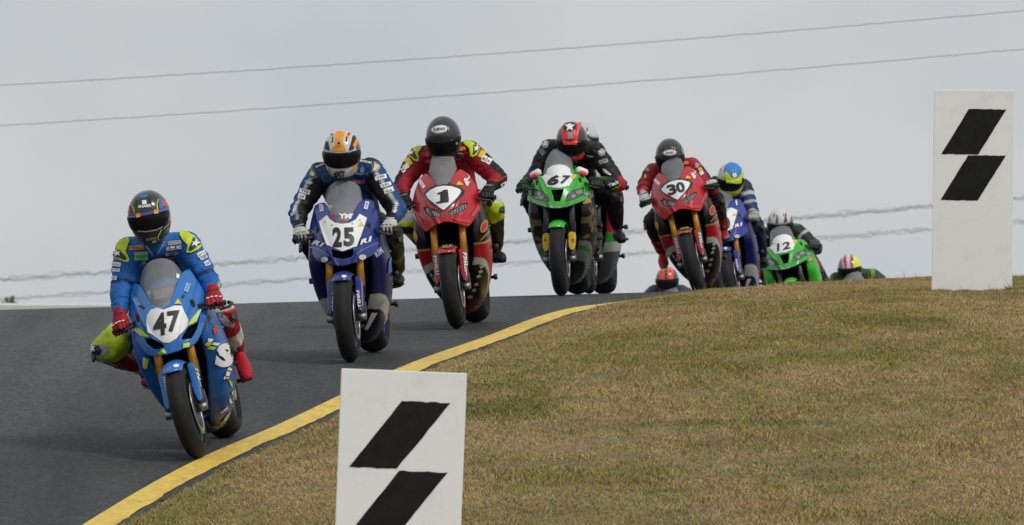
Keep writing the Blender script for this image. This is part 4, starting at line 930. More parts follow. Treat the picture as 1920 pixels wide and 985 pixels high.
def p25print(B, Hm):
    Hm.poly('helmet_stripe', cE([(592, 40), (690, 40), (672, 130), (650, 215), (695, 312), (528, 312), (572, 215), (578, 130)]), ORG, .003, .014)
    for q in ([(518, 120), (540, 92), (562, 130), (556, 185), (530, 160)], [(690, 140), (730, 92), (752, 110), (720, 165), (680, 190)]): Hm.poly('helmet_stripe', cE(q), ORG, .003, .014)
    for q in ([(755, 62), (795, 88), (800, 170), (768, 292), (716, 308), (745, 200), (765, 120)], [(500, 90), (515, 85), (495, 160), (502, 240), (515, 310), (462, 290), (470, 190)]): Hm.poly('helmet_stripe', cE(q), INK, .0035, .014)
    Hm.poly('helmet_stripe', cE([(800, 125), (825, 150), (815, 215), (785, 275), (755, 255), (785, 190)]), ORG, .0045, .014)
    Hm.text('S', cE.p(612, 232), 7, 0, INK, .006, bold=.1); Hm.text('SHARK', cE.p(610, 262), 3, 0, INK, .006, w=10); Hm.ellipse('vent_mark', cE.p(533, 128), 2.5, 5, 0, INK, .006); Hm.ellipse('vent_mark', cE.p(716, 128), 2.5, 5, 0, INK, .006)
    Hm.text('tXT', cE.p(617, 558), 11, 2, INK, .006, w=21, bold=.06); Hm.poly('helmet_stripe', cE([(495, 470), (515, 525), (545, 560), (500, 530)]), ORG, .004); Hm.poly('helmet_stripe', cE([(800, 440), (820, 440), (770, 520), (725, 540)]), ORG, .004)
    for q in ([(330, 480), (355, 520), (375, 600), (340, 615), (270, 590), (285, 520)], [(985, 425), (1040, 440), (1070, 500), (1000, 545), (955, 550), (965, 480)]): B.poly('shoulder_armour', cE(q), mat('titanium_grey', lin(92, 94, 92), .4, metal=.4), .006, .014)
    for q in ([(320, 515), (352, 575), (335, 590), (300, 575)], [(1000, 450), (1045, 470), (1050, 490), (980, 535)]): B.poly('shoulder_armour', cE(q), mat('cream_vinyl', lin(205, 205, 190), .5), .009, .014)
    B.ellipse('chest_patch', cE.p(475, 598), 19, 19, 0, mat('mid_blue_vinyl', lin(70, 115, 165), .5), .005); B.ellipse('chest_patch', cE.p(475, 598), 14, 14, 0, mat('suit_blue_vinyl', lin(36, 80, 135), .5), .007)
    B.text('SHARK', cE.p(868, 558), 4.4, -3, mat('slate_vinyl', lin(120, 140, 165), .5), .006, w=25, bold=.04); B.poly('chest_patch', cE([(842, 500), (870, 478), (898, 515), (870, 545), (838, 535)]), MATS['slate_vinyl'], .005)
    B.rect('chest_patch', cE.p(828, 640), 26, 9, 1, PINK, .005); B.text('YAMAHA', cE.p(828, 640), 5, 1, WHITE, .0075, w=21)
    B.text('YMF', cE.p(282, 655), 5.5, -12, WHITE, .006, w=14, bold=.04); B.text('R1CON', cE.p(405, 470), 3.6, 22, WHITE, .006, w=17, bold=.04); B.text('R1CON', cE.p(905, 430), 4, -10, WHITE, .006, w=21, bold=.05)
    for c, w_, h_, a, tx in (((242, 750), 19, 8.5, -14, 'YMI'), ((210, 805), 13, 10, -14, 'inside'), ((1065, 598), 21, 8, 16, 'YMI'), ((1120, 678), 20, 8, 18, 'YMI'), ((1152, 738), 18, 9, 20, 'line')):
        B.rect('arm_patch', cE.p(*c), w_, h_, a, WHITE, .005); B.text(tx, cE.p(*c), h_ * .62, a, INK, .0075, w=w_ * .62)
    B.text('RJAYS', cE.p(128, 960), 6, 68, WHITE, .006, w=20, bold=.05); B.text('RJAYS', cE.p(1232, 930), 6, 75, WHITE, .006, w=20, bold=.05)
def glove25(P, N, g, w, el):
    n = len(P); d = np.linalg.norm(P - np.array(g), axis=1); return sel(n, L(26, 26, 28), ((P[:, 2] > g.z + .03) & (d < .085), L(186, 186, 182)), ((P[:, 1] < g.y - .05) & (np.sin(P[:, 0] * 260) > .2), L(150, 150, 146)))
def boot25(P, N, k, a, t): return sel(len(P), L(24, 24, 26), ((np.abs(P[:, 2] - a.z - .03) < .014) & (N[:, 1] < .2), L(190, 190, 188)), ((np.abs(P[:, 2] - a.z + .015) < .008) & (N[:, 1] < .2), L(190, 190, 188)))
def helm25(Q): return sel(len(Q), L(206, 206, 202), (np.abs(Q[:, 0]) > .105, L(40, 40, 42)))
motorcycle(Rg['r25'], 'B', liv25, 'dark blue motorcycle numbered 25, its white plate between two lamps, second in line', GB)
person(Rg['r25'], 'B', dict(head=(641, 284, .47), sl=(600, 326, .66), sr=(695, 318, .66), el=(559, 398, .52), er=(745, 394, .54)), {},
       dict(suit=suit25, pitch=20, roll=3, helmet=helm25, glove=dict(col=glove25, guard=mat('bone_vinyl', lin(190, 188, 180), .5), guard2=mat('bone_vinyl', lin(190, 188, 180), .5)), boot=boot25, print=p25print),
       'rider in blue and black leathers with orange and white helmet on bike 25', GP)

# ---- 1 and 30 (same machine)
RD = (184, 16, 32)
def sideC(P, N):
    z, y = P[:, 2], P[:, 1]; n = len(P)
    top = .60 + .10 * (y - .4); lo = .43 - .55 * (y - .42)
    edge = lambda c, w_: np.abs(z - c) < w_
    lead = (lo - z)
    return sel(n, L(160, 20, 28), (z > top, L(26, 25, 26)), (edge(top, .009), L(176, 136, 80)), (z < lo, L(180, 177, 170)), (z < lo - .035, L(28, 26, 24)), (z < .19, L(90, 24, 26)))
def printC(num):
    def f(D, DS, DF, DSC):
        D.poly('number_surround', cG([(258, 490), (310, 430), (420, 375), (450, 358), (500, 358), (540, 378), (640, 400), (695, 450), (690, 490), (610, 575), (520, 640), (478, 672), (440, 660), (330, 590)]), INK)
        D.poly('number_plate', cG([(283, 495), (330, 450), (400, 415), (480, 402), (560, 408), (650, 440), (664, 465), (640, 510), (560, 585), (478, 664), (450, 650), (310, 540)]), WHITE, .0045)
        if num == '1':
            D.poly('race_number', cG([(412, 482), (445, 470), (480, 448), (518, 446), (490, 556), (530, 556), (525, 580), (398, 597), (403, 577), (440, 569), (463, 490), (440, 494), (410, 500)]), INK, .007)
        else:
            D.text('3', cG.p(418, 520), 25, 8, INK, .007, w=20, bold=.045, name='race_number'); D.text('0', cG.p(530, 505), 25, 8, INK, .007, w=19, bold=.045, name='race_number')
        D.poly('warning_sticker', cG([(640, 352), (690, 392), (610, 395), (622, 365)]), YEL, .0045)
        D.poly('sticker', cG([(195, 340), (235, 335), (285, 410), (255, 432)]), WHITE); D.text('HONDA', cG.p(240, 382), 3, -55, REDV, .006, w=12)
        D.poly('sticker', cG([(745, 255), (785, 262), (725, 350), (690, 350), (700, 315), (725, 320)]), WHITE); D.poly('sticker', cG([(700, 355), (755, 350), (735, 400), (715, 398)]), WHITE); D.text('HRC', cG.p(738, 300), 3, 55, REDV, .006, w=11)
        for q in ([(255, 640), (310, 632), (420, 680), (448, 688), (440, 735), (340, 740), (290, 700)], [(735, 588), (690, 590), (540, 670), (525, 690), (540, 725), (640, 700), (715, 640)]): D.poly('headlight', cG(q), LENS, -.010, .02)
        for k in range(6):
            for x0, y0, dx, dy, s_ in ((290, 665, 25, 8, 1), (710, 612, -30, 16, -1)):
                x, y = x0 + dx * k, y0 + dy * k; D.poly('headlight_element', cG([(x, y - 18 + 2 * k), (x + 14, y - 12 + 2 * k), (x + 14, y + 26), (x + 2, y + 24)]), LENSL, -.006)
        D.poly('nose_flash', cG([(540, 740), (745, 770), (770, 800), (640, 790)]), mat('bright_red_paint', lin(215, 40, 50), .3, coat=.6), .004)
        for q in ([(135, 700), (160, 698), (185, 770), (262, 895), (250, 905), (165, 790)], [(880, 620), (898, 630), (850, 730), (785, 842), (768, 838), (830, 720)]): D.poly('nose_edge_stripe', cG(q), WHITE, .004)
        D.poly('side_emblem', cG([(170, 710), (200, 720), (250, 770), (235, 800)]), PINK, .004); D.poly('side_emblem', cG([(835, 620), (860, 605), (800, 720), (758, 735)]), PINK, .004)
        DS.ellipse('gold_emblem', cG.p(905, 838), 12, 24, -18, GOLDV, .005); DS.ellipse('gold_emblem', cG.p(905, 838), 8, 17, -18, REDV, .007); DS.ellipse('gold_emblem', cI.p(150, 65), 9, 20, 10, GOLDV, .005)
        DS.poly('gold_stripe', cG([(860, 985), (960, 880), (965, 895), (880, 985)]), GOLDV, .005)
        for k, (c, a) in enumerate((((770, 350), 70), ((760, 395), 70), ((742, 440), 66), ((720, 515), 60), ((700, 570), 56), ((668, 632), 52))): DS.rect('sponsor_patch', cI.p(*c), 7, 5, a - 40, mat('stone_vinyl', lin(176, 172, 160), .5), .006)
        for k, c in enumerate(((275, 390), (300, 430), (325, 470))): DS.rect('sponsor_patch', cI.p(*c), 4, 7, 30, MATS['stone_vinyl'], .006)
        DF.text('PIRELLI', cI.p(345, 345), 5.6, -82, WHITE, .005, w=36, bold=.04); DF.text('PIRELLI', cI.p(620, 312), 5.6, -84, WHITE, .005, w=36, bold=.04)
        DF.ellipse('fender_badge', cI.p(455, 168), 26, 9, 3, INK, .004); DF.text('SILK', cI.p(452, 168), 5, 5, GOLDV, .006, w=20, bold=.05)
    return f
def livC(num): return dict(nose=paint('red_fairing_paint', RD), fender=paint('red_fairing_paint', RD) if num == '1' else paint('copper_red_paint', (150, 62, 40)), guard=paint('guard_red', (160, 18, 34)), side=sideC, print=printC(num), rim=mat('bronze_rim', lin(60, 48, 38), .4, metal=.5),
    screen=SCREEN if num == '1' else SCREEN_D,
    cuts=[cG([(250, 636), (310, 628), (420, 676), (452, 686), (444, 740), (340, 745), (285, 702)]), cG([(740, 584), (690, 586), (540, 666), (520, 690), (536, 730), (640, 705), (720, 642)])])
def suit1(seg, t, P, N):
    n = len(P); r = L(150, 20, 36); k = L(22, 22, 25); neon = L(190, 212, 40); w = L(195, 195, 195); sg = -1 if seg.endswith('l') else 1; out = N[:, 0] * sg
    if seg[:2] == 'ua': return sel(n, r, ((out > .1) & (t > .35), k))
    if seg[:2] == 'fa': return sel(n, k, ((N[:, 2] > .35) & (t > .3), r), ((t < .18) & (out > .5), neon))
    if seg == 'yoke': return sel(n, r, (N[:, 2] > .6, k))
    if seg in ('hump', 'neck'): return sel(n, L(190, 190, 190))
    if seg[:2] == 'th': return sel(n, k, (t > .72, neon), ((t > .5) & (N[:, 2] > .3), w))
    if seg[:2] == 'sh': return sel(n, k, (t < .2, neon))
    return sel(n, r)
def p1print(B, Hm):
    Hm.ellipse('helmet_badge', cH.p(745, 300), 33, 16, 6, mat('grey_badge', lin(150, 155, 155), .4), .004); Hm.ellipse('helmet_badge', cH.p(745, 298), 29, 12.5, 6, WHITE, .006)
    Hm.text('SUOMY', cH.p(748, 297), 5, 6, mat('green_grey_vinyl', lin(110, 140, 125), .5), .008, w=23, bold=.04); Hm.ellipse('helmet_dot', cH.p(722, 294), 4.5, 4.5, 0, REDV, .009)
    Hm.ellipse('visor_pin', cH.p(985, 502), 4, 5, 0, GREYV, .008)
    Hm.poly('helmet_seam', cH([(535, 385), (620, 400), (760, 412), (900, 402), (1045, 345), (1045, 352), (900, 410), (760, 420), (620, 408)]), INK, .006, .014)
    for q in ([(310, 570), (400, 490), (490, 480), (500, 540), (470, 590), (420, 650), (432, 760), (405, 782), (370, 775), (280, 680), (268, 640)], [(1080, 460), (1140, 445), (1250, 510), (1335, 610), (1300, 680), (1240, 710), (1200, 690), (1190, 590), (1100, 510)]): B.poly('shoulder_armour', cH(q), NEON, .009, .012)
    for q in ([(310, 590), (360, 590), (385, 660), (410, 740), (380, 750), (300, 670)], [(1240, 530), (1300, 560), (1325, 610), (1260, 680), (1240, 670)]): B.poly('shoulder_armour', cH(q), INK, .013, .012)
    B.star('star_logo', cH.p(330, 648), 6.5, 10, WHITE, .016); B.star('star_logo', cH.p(1285, 590), 6.5, -10, WHITE, .016)
    B.rect('chest_patch', cH.p(1058, 590), 17, 6, 12, ORG, .005); B.ellipse('chest_patch', cH.p(1030, 695), 20, 11, 18, GREYV, .005); B.ellipse('chest_patch', cH.p(1030, 695), 17, 8, 18, INK, .007); B.text('SUOMY', cH.p(1030, 695), 3, 18, GREYV, .009, w=11)
    B.poly('chest_patch', cH([(510, 670), (570, 630), (600, 650), (590, 700), (520, 705)]), PINK, .005); B.rect('chest_patch', cH.p(565, 768), 11, 6, 0, PINK, .005)
    for c, w_, h_, a, m in (((285, 780), 10, 14, 35, YEL), ((250, 850), 10, 9, 35, WHITE), ((208, 905), 7, 9, 35, WHITE), ((1368, 670), 10, 13, -25, YEL), ((1400, 735), 8, 12, -30, WHITE), ((1470, 770), 9, 11, -30, WHITE)): B.rect('arm_patch', cH.p(*c), w_, h_, a, m, .006)
    for c in ((208, 900), (1400, 735), (1468, 768)): B.rect('arm_patch', cH.p(*c), 3.5, 4, -30, PINK, .0085)
    B.poly('sleeve_flash', cG([(1045, 345), (1150, 285), (1155, 300), (1050, 360)]), REDV, .006); B.poly('sleeve_flash', cG([(1085, 385), (1158, 335), (1158, 360), (1100, 405)]), WHITE, .006)
    B.poly('knee_guard', cG([(880, 560), (915, 550), (915, 600), (890, 590)]), GREYV, .006); B.poly('knee_guard', cG([(955, 560), (1005, 575), (1000, 620), (940, 615)]), INK, .008)
    B.poly('knee_guard', cG([(0, 835), (130, 840), (135, 905), (40, 905), (0, 890)]), INK, .013, .012); B.star('star_logo', cG.p(55, 880), 8, 10, WHITE, .011)
def gloveK(P, N, g, w, el): return sel(len(P), L(24, 24, 26))
def bootK(P, N, k, a, t): return sel(len(P), L(34, 34, 37), ((P[:, 2] < t.z + .012), L(16, 16, 17)))
def helm1(Q): return np.tile(L(44, 44, 46), (len(Q), 1))
motorcycle(Rg['r1'], 'C', livC('1'), 'red motorcycle numbered 1 with black side fairing and gold fork, third in line', GB)
person(Rg['r1'], 'C', dict(head=(831, 256, .47), sl=(787, 295, .66), sr=(879, 284, .66), el=(753, 348, .52), er=(934, 334, .54), kr=(924, 388, .70), kl=(768, 420, .70), ar=(930, 462, 1.12), tr=(941, 486, .96)), {},
       dict(suit=suit1, pitch=33, roll=3, helmet=helm1, glove=dict(col=gloveK, guard=BLK, guard2=GREYV), boot=bootK, print=p1print),
       'rider in red and black leathers with neon shoulders, black helmet, on bike 1', GP)

# ---- 67, 12 and the one hidden behind 67 (green machines)
GR = (52, 174, 42)
def side67(P, N):
    z, y = P[:, 2], P[:, 1]; n = len(P); lo = .36 - .5 * (y - .5); v = vnoise(y * 26 + z * 9, z * 20 - y * 7, 4)
    return sel(n, L(30, 28, 26), ((v > .66) & (z > .40) & (z < .72), L(112, 98, 70)), (z < lo, L(128, 128, 127)), ((z < lo - .03) & (z > lo - .055), L(50, 130, 50)), (z < lo - .11, L(34, 34, 35)))
def printD(num):
    def f(D, DS, DF, DSC):
        D.poly('number_plate', cJ([(372, 590), (385, 545), (430, 512), (500, 502), (560, 512), (605, 545), (608, 585), (662, 608), (640, 640), (595, 715), (500, 735), (378, 725), (355, 670), (318, 612), (345, 605)]), WHITE)
        if num == '67': D.text('6', cJ.p(440, 660), 18.5, 4, INK, .007, w=22, bold=.05, shear=.25, name='race_number'); D.text('7', cJ.p(560, 655), 16, -4, INK, .007, w=19, bold=.045, shear=.25, name='race_number')
        else: D.text('1', cJ.p(430, 655), 18, 2, INK, .007, w=9, bold=.03, shear=.2, name='race_number'); D.text('2', cJ.p(520, 655), 18, 2, INK, .007, w=18, bold=.03, shear=.15, name='race_number')
        D.poly('warning_sticker', cJ([(628, 600), (668, 615), (650, 648), (610, 640)]), YEL, .0055)
        for q in ([(222, 742), (270, 752), (330, 768), (375, 815), (400, 870), (345, 865), (240, 838), (225, 800)], [(745, 728), (735, 800), (640, 845), (560, 872), (580, 815), (625, 768), (690, 745)]): D.poly('headlight', cJ(q), LENS, -.008)
        for c, w_, h_, a in (((290, 790), 9, 8, -10), ((262, 782), 6, 9, -10), ((318, 825), 9, 7, -20), ((690, 775), 9, 8, 12), ((720, 768), 5, 10, 12), ((640, 815), 10, 7, 20)): D.ellipse('headlight_element', cJ.p(*c), w_, h_, a, LENSL, -.004)
        D.poly('nose_underside', cJ([(200, 880), (300, 890), (420, 915), (560, 915), (700, 880), (850, 835), (845, 860), (700, 905), (560, 940), (400, 938), (260, 905)]), SILV, .004)
        D.rect('sticker', cJ.p(795, 785), 19, 6, 18, GREYV); D.rect('sticker', cJ.p(195, 795), 11, 8, -20, GREYV)
        DS.rect('sticker', cJ.p(770, 865), 14, 9, 15, GOLDV, .004)
        DF.text('R', cK.p(575, 390), 7, 0, INK, .005, w=6); DF.text('R', cK.p(285, 385), 5, 0, INK, .005, w=4)
    return f
def livD(num, nose=GR, guard=None, side=side67): return dict(nose=paint('green_fairing_paint', GR) if nose == GR else paint('white_green_paint', nose), fender=paint('green_fairing_paint', GR), guard=guard or mat('yellow_guard', lin(206, 166, 30), .45), side=side, fork=DAL, print=printD(num) if num else None, screen=SCREEN,
    cuts=[cJ([(415, 752), (545, 745), (530, 800), (505, 868), (445, 868), (430, 800)]), cJ([(218, 738), (270, 748), (332, 764), (380, 812), (406, 874), (345, 870), (236, 842), (220, 800)]), cJ([(750, 724), (740, 804), (640, 850), (555, 877), (576, 812), (622, 764), (690, 741)])])
def suit67(seg, t, P, N):
    n = len(P); k = L(26, 26, 29); g = L(52, 54, 56); sg = -1 if seg.endswith('l') else 1
    if seg == 'far': return sel(n, k, (t < .3, L(176, 26, 42)))
    if seg == 'uar': return sel(n, k, (t > .88, L(176, 26, 42)))
    if seg[:2] == 'sh': return sel(n, k, (np.abs(t - .3) < .08, L(60, 26, 26)))
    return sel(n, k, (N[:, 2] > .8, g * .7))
def p67print(B, Hm):
    Hm.poly('helmet_flash', cJ([(520, 95), (560, 68), (640, 55), (705, 75), (715, 110), (690, 190), (672, 300), (545, 300), (520, 200)]), mat('fluoro_red', lin(236, 62, 60), .4), .003, .014)
    Hm.poly('helmet_flash', cJ([(525, 95), (560, 68), (640, 55), (705, 75), (712, 105), (680, 110), (660, 85), (600, 80), (545, 105)]), mat('fluoro_pink', lin(232, 80, 140), .4), .0045, .014)
    Hm.ellipse('helmet_badge', cJ.p(605, 125), 25, 17, 3, INK, .005); Hm.star('star_logo', cJ.p(604, 124), 10, 0, WHITE, .007); Hm.rect('helmet_logo', cJ.p(608, 208), 9, 12, 0, GREYV, .005); Hm.text('SHARK', cJ.p(605, 254), 3.4, 0, INK, .006, w=18, bold=.05)
    Hm.poly('helmet_flash', cJ([(620, 425), (690, 415), (670, 460), (640, 455)]), MATS['fluoro_red'], .004); Hm.poly('helmet_flash', cJ([(765, 350), (770, 380), (690, 470), (670, 465), (700, 410)]), MATS['fluoro_red'], .004)
    for c in ((358, 298), (920, 380)): B.ellipse('shoulder_armour', cJ.p(*c), 13, 14, 0, GREYV, .006); B.star('star_logo', cJ.p(*c), 6, 15, mat('ivory_vinyl', lin(190, 188, 176), .5), .009)
    B.rect('arm_patch', cJ.p(940, 468), 16, 8, 18, GREYV, .006); B.text('RDS', cJ.p(940, 468), 4, 18, INK, .009, w=10); B.rect('arm_patch', cJ.p(332, 375), 10, 12, 35, mat('dark_grey_vinyl', lin(84, 84, 84), .5), .006)
    B.poly('sleeve_flash', cJ([(930, 535), (960, 545), (1020, 600), (1010, 615), (950, 575)]), WHITE, .006); B.text('Yeah', cJ.p(1030, 690), 7, 22, WHITE, .007, w=20, bold=.05); B.text('Kawasaki', cJ.p(1060, 722), 4.5, 26, GRNV, .007, w=17, bold=.05)
    B.poly('chest_patch', cJ([(760, 400), (820, 408), (850, 420), (800, 430)]), GREYV, .006)
def glove67(P, N, g, w, el): return sel(len(P), L(24, 25, 25), (np.sin(P[:, 0] * 300 + P[:, 2] * 200) > .86, L(70, 110, 60)))
def helm67(Q): return sel(len(Q), L(56, 50, 54), (np.abs(Q[:, 0]) > .10, L(40, 38, 42)))
b67 = motorcycle(Rg['r67'], 'D', livD('67'), 'green and black motorcycle numbered 67 with yellow fork guards, on the crest', GB)
for sg in (-1, 1):
    V, Fc = chain_geo([(sg * .165, .31, 1.005), (sg * .215, .33, .985)], [(.032, .026), (.028, .022)], 12, up=(0, 0, 1)); mm = mesh('mirror_cover', V, Fc, WHITE, b67)
    V, Fc = chain_geo([(sg * .185, .285, .985), (sg * .215, .297, .972)], [(.022, .012), (.018, .010)], 10, up=(0, 0, 1)); mesh('mirror_cover_flash', V, Fc, mat('fluoro_red', lin(236, 62, 60), .4), mm)
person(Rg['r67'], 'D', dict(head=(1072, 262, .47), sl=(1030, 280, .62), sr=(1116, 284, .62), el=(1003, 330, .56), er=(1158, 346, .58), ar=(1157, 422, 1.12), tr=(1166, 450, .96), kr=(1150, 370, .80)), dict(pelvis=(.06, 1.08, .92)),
       dict(suit=suit67, pitch=27, roll=3, helmet=helm67, glove=dict(col=glove67, guard=BLK, guard2=GRNV), boot=bootK, print=p67print),
       'rider in black leathers with fluorescent red star helmet, elbow out, on bike 67', GP)
def sideH(P, N):
    z = P[:, 2]; return sel(len(P), L(190, 190, 188), (z < .66, L(206, 40, 48)), (z < .50, L(60, 170, 60)), (z < .42, L(190, 190, 190)), (z < .34, L(90, 90, 90)))
def suitH(seg, t, P, N):
    n = len(P); k = L(24, 24, 27)
    if seg == 'shr': return sel(n, L(205, 50, 52), (t < .15, L(190, 190, 190)), (N[:, 1] < -.75, L(60, 170, 60)))
    return sel(n, k)
def bootH(P, N, k, a, t): return sel(len(P), L(190, 190, 192), (P[:, 1] < t.y + .055, L(30, 30, 32)))
def helmH(Q): return sel(len(Q), L(190, 192, 194), (np.sin(Q[:, 0] * 60 + Q[:, 2] * 70) > .45, L(40, 40, 44)))
motorcycle(Rg['rh'], 'D', livD(None, (176, 178, 176), BLK, sideH), 'motorcycle with red, white and green side, mostly hidden behind green bike 67', GB)
person(Rg['rh'], 'D', dict(head=(1094, 261, .47), kr=(1134, 384, .66), ar=(1129, 438, .98), tr=(1125, 462, .84)), dict(sl=(-.24, .68, 1.08), sr=(.08, .68, 1.08), el=(-.33, .5, .96), er=(.22, .52, .95), pelvis=(-.05, 1.06, .9)),
       dict(suit=suitH, pitch=26, helmet=helmH, glove=dict(col=gloveK, guard=BLK), boot=bootH), 'rider with white and black helmet and white boot, mostly hidden behind the star-helmeted rider', GP)

# ---- 30
def suit30(seg, t, P, N):
    n = len(P); r = L(160, 26, 38); k = L(26, 25, 28); sg = -1 if seg.endswith('l') else 1
    if seg[:2] == 'ua': return sel(n, k, (N[:, 1] < -.55, r))
    if seg[:2] == 'fa': return sel(n, k, (t > .5, L(170, 30, 40)))
    if seg[:2] in ('th',): return sel(n, r, (t > .6, k))
    if seg[:2] == 'sh': return sel(n, k, (t > .5, r))
    return sel(n, r)
def p30print(B, Hm):
    Hm.ellipse('helmet_badge', cL.p(410, 213), 26, 12, 4, GREYV, .005); Hm.ellipse('helmet_badge', cL.p(410, 212), 22, 9, 4, WHITE, .008); Hm.text('SUOMY', cL.p(412, 212), 3.6, 4, PINK, .010, w=14, bold=.05)
    Hm.poly('helmet_flash', cL([(525, 130), (552, 150), (572, 200), (545, 225), (530, 190)]), GREYV, .006); Hm.poly('helmet_flash', cL([(270, 180), (292, 145), (298, 190), (282, 218)]), GREYV, .006)
    B.poly('shoulder_armour', cL([(690, 320), (730, 340), (715, 380), (685, 375)]), GREYV, .007); B.poly('shoulder_armour', cL([(155, 370), (195, 400), (180, 425), (145, 405)]), GREYV, .007)
    B.rect('chest_patch', cL.p(585, 325), 11, 5, 5, ORG, .006); B.rect('arm_patch', cL.p(740, 395), 6, 6, 30, YEL, .007); B.rect('arm_patch', cL.p(755, 435), 7, 7, 30, WHITE, .007); B.rect('arm_patch', cL.p(148, 470), 4, 7, 0, YEL, .007)
def glove30(P, N, g, w, el): return sel(len(P), L(36, 36, 38), ((P[:, 2] > g.z + .028), L(190, 190, 186)))
motorcycle(Rg['r30'], 'C', livC('30'), 'red motorcycle numbered 30 leaning hard behind the grass crest', GB, ref=Rg['r1'])
person(Rg['r30'], 'C', dict(head=(1256, 291, .50), sl=(1226, 322, .66), sr=(1296, 312, .66), el=(1207, 352, .54), er=(1335, 362, .58), kl=(1224, 416, .72), al=(1240, 468, 1.1), tl=(1244, 498, .95)), {},
       dict(suit=suit30, pitch=31, roll=10, helmet=helm1, glove=dict(col=glove30, guard=WHITE, guard2=INK), boot=lambda P, N, k, a, t: sel(len(P), L(170, 30, 40), (P[:, 2] < t.z, L(150, 150, 150))), print=p30print),
       'rider in red leathers with plain black helmet and white gloves on bike 30', GP)

# ---- blue machine behind 30
def print_b(D, DS, DF, DSC):
    D.poly('number_plate', cD([(212, 418), (292, 350), (380, 432), (450, 442), (520, 432), (622, 338), (698, 380), (640, 545), (590, 670), (450, 720), (290, 655), (240, 520)]), WHITE)
    D.text('3', cD.p(395, 578), 35, 3, INK, .006, w=17, bold=.05, name='race_number'); D.text('0', cD.p(515, 575), 35, 3, INK, .006, w=20, bold=.05, name='race_number')
    D.poly('warning_sticker', cD([(637, 420), (668, 466), (606, 466)]), YEL, .0055); D.text('R1', cD.p(684, 610), 9, 18, WHITE, .005, w=26, bold=.06, shear=.3); D.text('R1', cD.p(208, 640), 9, -14, WHITE, .005, w=25, bold=.06, shear=.3)
    for cx, cy in ((268, 806), (645, 782)): D.ellipse('headlight', cD.p(cx, cy), 17, 13, 6, BLK, .004); D.ellipse('headlight', cD.p(cx + 4, cy - 2), 13, 10, 6, MATS['lamp_glass'], .007)
    D.text('1', cD.p(692, 260), 14, 0, WHITE, .005, bold=.06)
    DS.poly('side_flash', cF([(640, 495), (690, 495), (610, 640), (582, 640)]), WHITE, .004)
    DF.text('PIRELLI', cF.p(530, 390), 5.4, -83, WHITE, .005, w=36, bold=.04); DF.text('PIRELLI', cF.p(307, 410), 5.4, -90, WHITE, .005, w=36, bold=.04); DF.ellipse('fender_badge', cF.p(398, 184), 9, 5, 0, WHITE, .005)
liv_b = dict(liv25); liv_b['nose'] = liv_b['fender'] = liv_b['guard'] = paint('royal_blue_paint', (28, 46, 140)); liv_b['print'] = print_b
def suit_b(seg, t, P, N):
    n = len(P); b = L(28, 58, 110); g = L(58, 70, 66); w = L(190, 190, 188)
    if seg == 'uar': return sel(n, b, (np.abs(t - .3) < .06, w), (np.abs(t - .6) < .04, w))
    if seg == 'ual': return sel(n, L(36, 52, 122), (t > .35, w), (t > .6, g))
    if seg in ('fal',): return sel(n, g)
    if seg == 'far': return sel(n, b, ((t > .4), w * .8))
    if seg[:2] in ('th', 'sh'): return sel(n, L(24, 34, 62))
    return sel(n, L(34, 44, 62))
def pbprint(B, Hm):
    Hm.poly('helmet_flash', cN([(400, 130), (460, 95), (540, 115), (590, 175), (590, 235), (540, 285), (490, 290), (440, 240), (395, 185), (380, 160)]), mat('sky_blue_vinyl', lin(48, 128, 196), .4), .004, .014)
    Hm.poly('helmet_flash', cN([(395, 225), (430, 230), (470, 285), (530, 290), (590, 240), (585, 350), (530, 358), (410, 345)]), NEON, .009, .012); Hm.ellipse('helmet_badge', cN.p(505, 255), 8, 8, 0, WHITE, .008); Hm.text('SUOMY', cN.p(500, 300), 3, 0, INK, .008, w=16)
    Hm.poly('helmet_flash', cN([(330, 150), (348, 140), (345, 200), (325, 205)]), mat('fluoro_red', lin(236, 62, 60), .4), .005)
motorcycle(Rg['rb'], 'B', liv_b, 'blue motorcycle with white plate, partly hidden behind red bike 30', GB, ref=Rg['r25'])
person(Rg['rb'], 'B', dict(head=(1370, 333, .50), sl=(1343, 346, .64), sr=(1395, 352, .64), el=(1345, 384, .52), er=(1411, 404, .56)), {},
       dict(suit=suit_b, pitch=34, roll=12, helmet=lambda Q: sel(len(Q), L(190, 205, 70), (Q[:, 2] > .06, L(195, 195, 195))), glove=dict(col=lambda P, N, g, w, el: sel(len(P), L(170, 168, 160)), guard=GREYV), boot=bootK, print=pbprint),
       'rider with sky blue and neon yellow helmet on the blue bike behind bike 30', GP)

# ---- 12
def side12(P, N):
    z = P[:, 2]; return sel(len(P), L(56, 176, 46), (z < .45, L(90, 150, 84)), (z < .3, L(40, 40, 40)))
liv12 = livD('12', side=side12); liv12['screen'] = SCREEN_D
def suit12(seg, t, P, N):
    n = len(P); k = L(44, 44, 46)
    if seg == 'yoke' or seg == 'hump': return sel(n, k, (N[:, 2] > .6, L(50, 130, 70)))
    if seg[:2] == 'ua': return sel(n, k, (np.abs(t - .35) < .05, L(190, 190, 190)))
    if seg == 'fal' or seg == 'far': return sel(n, k, (np.abs(t - .45) < .12, L(120, 120, 120)))
    if seg[:2] == 'th': return sel(n, k, (t > .86, L(150, 30, 36)))
    return sel(n, k)
def helm12(Q): return sel(len(Q), L(205, 205, 203), (np.sin(Q[:, 0] * 75) + Q[:, 2] * 12 < .45, L(84, 52, 46)), ((Q[:, 2] < .05), L(150, 148, 145)), (Q[:, 2] < -.06, L(40, 40, 42)), (np.abs(Q[:, 0]) > .108, L(50, 48, 48)))
motorcycle(Rg['r12'], 'D', liv12, 'green motorcycle numbered 12 tilted over, half hidden behind the grass', GB, ref=Rg['r67'])
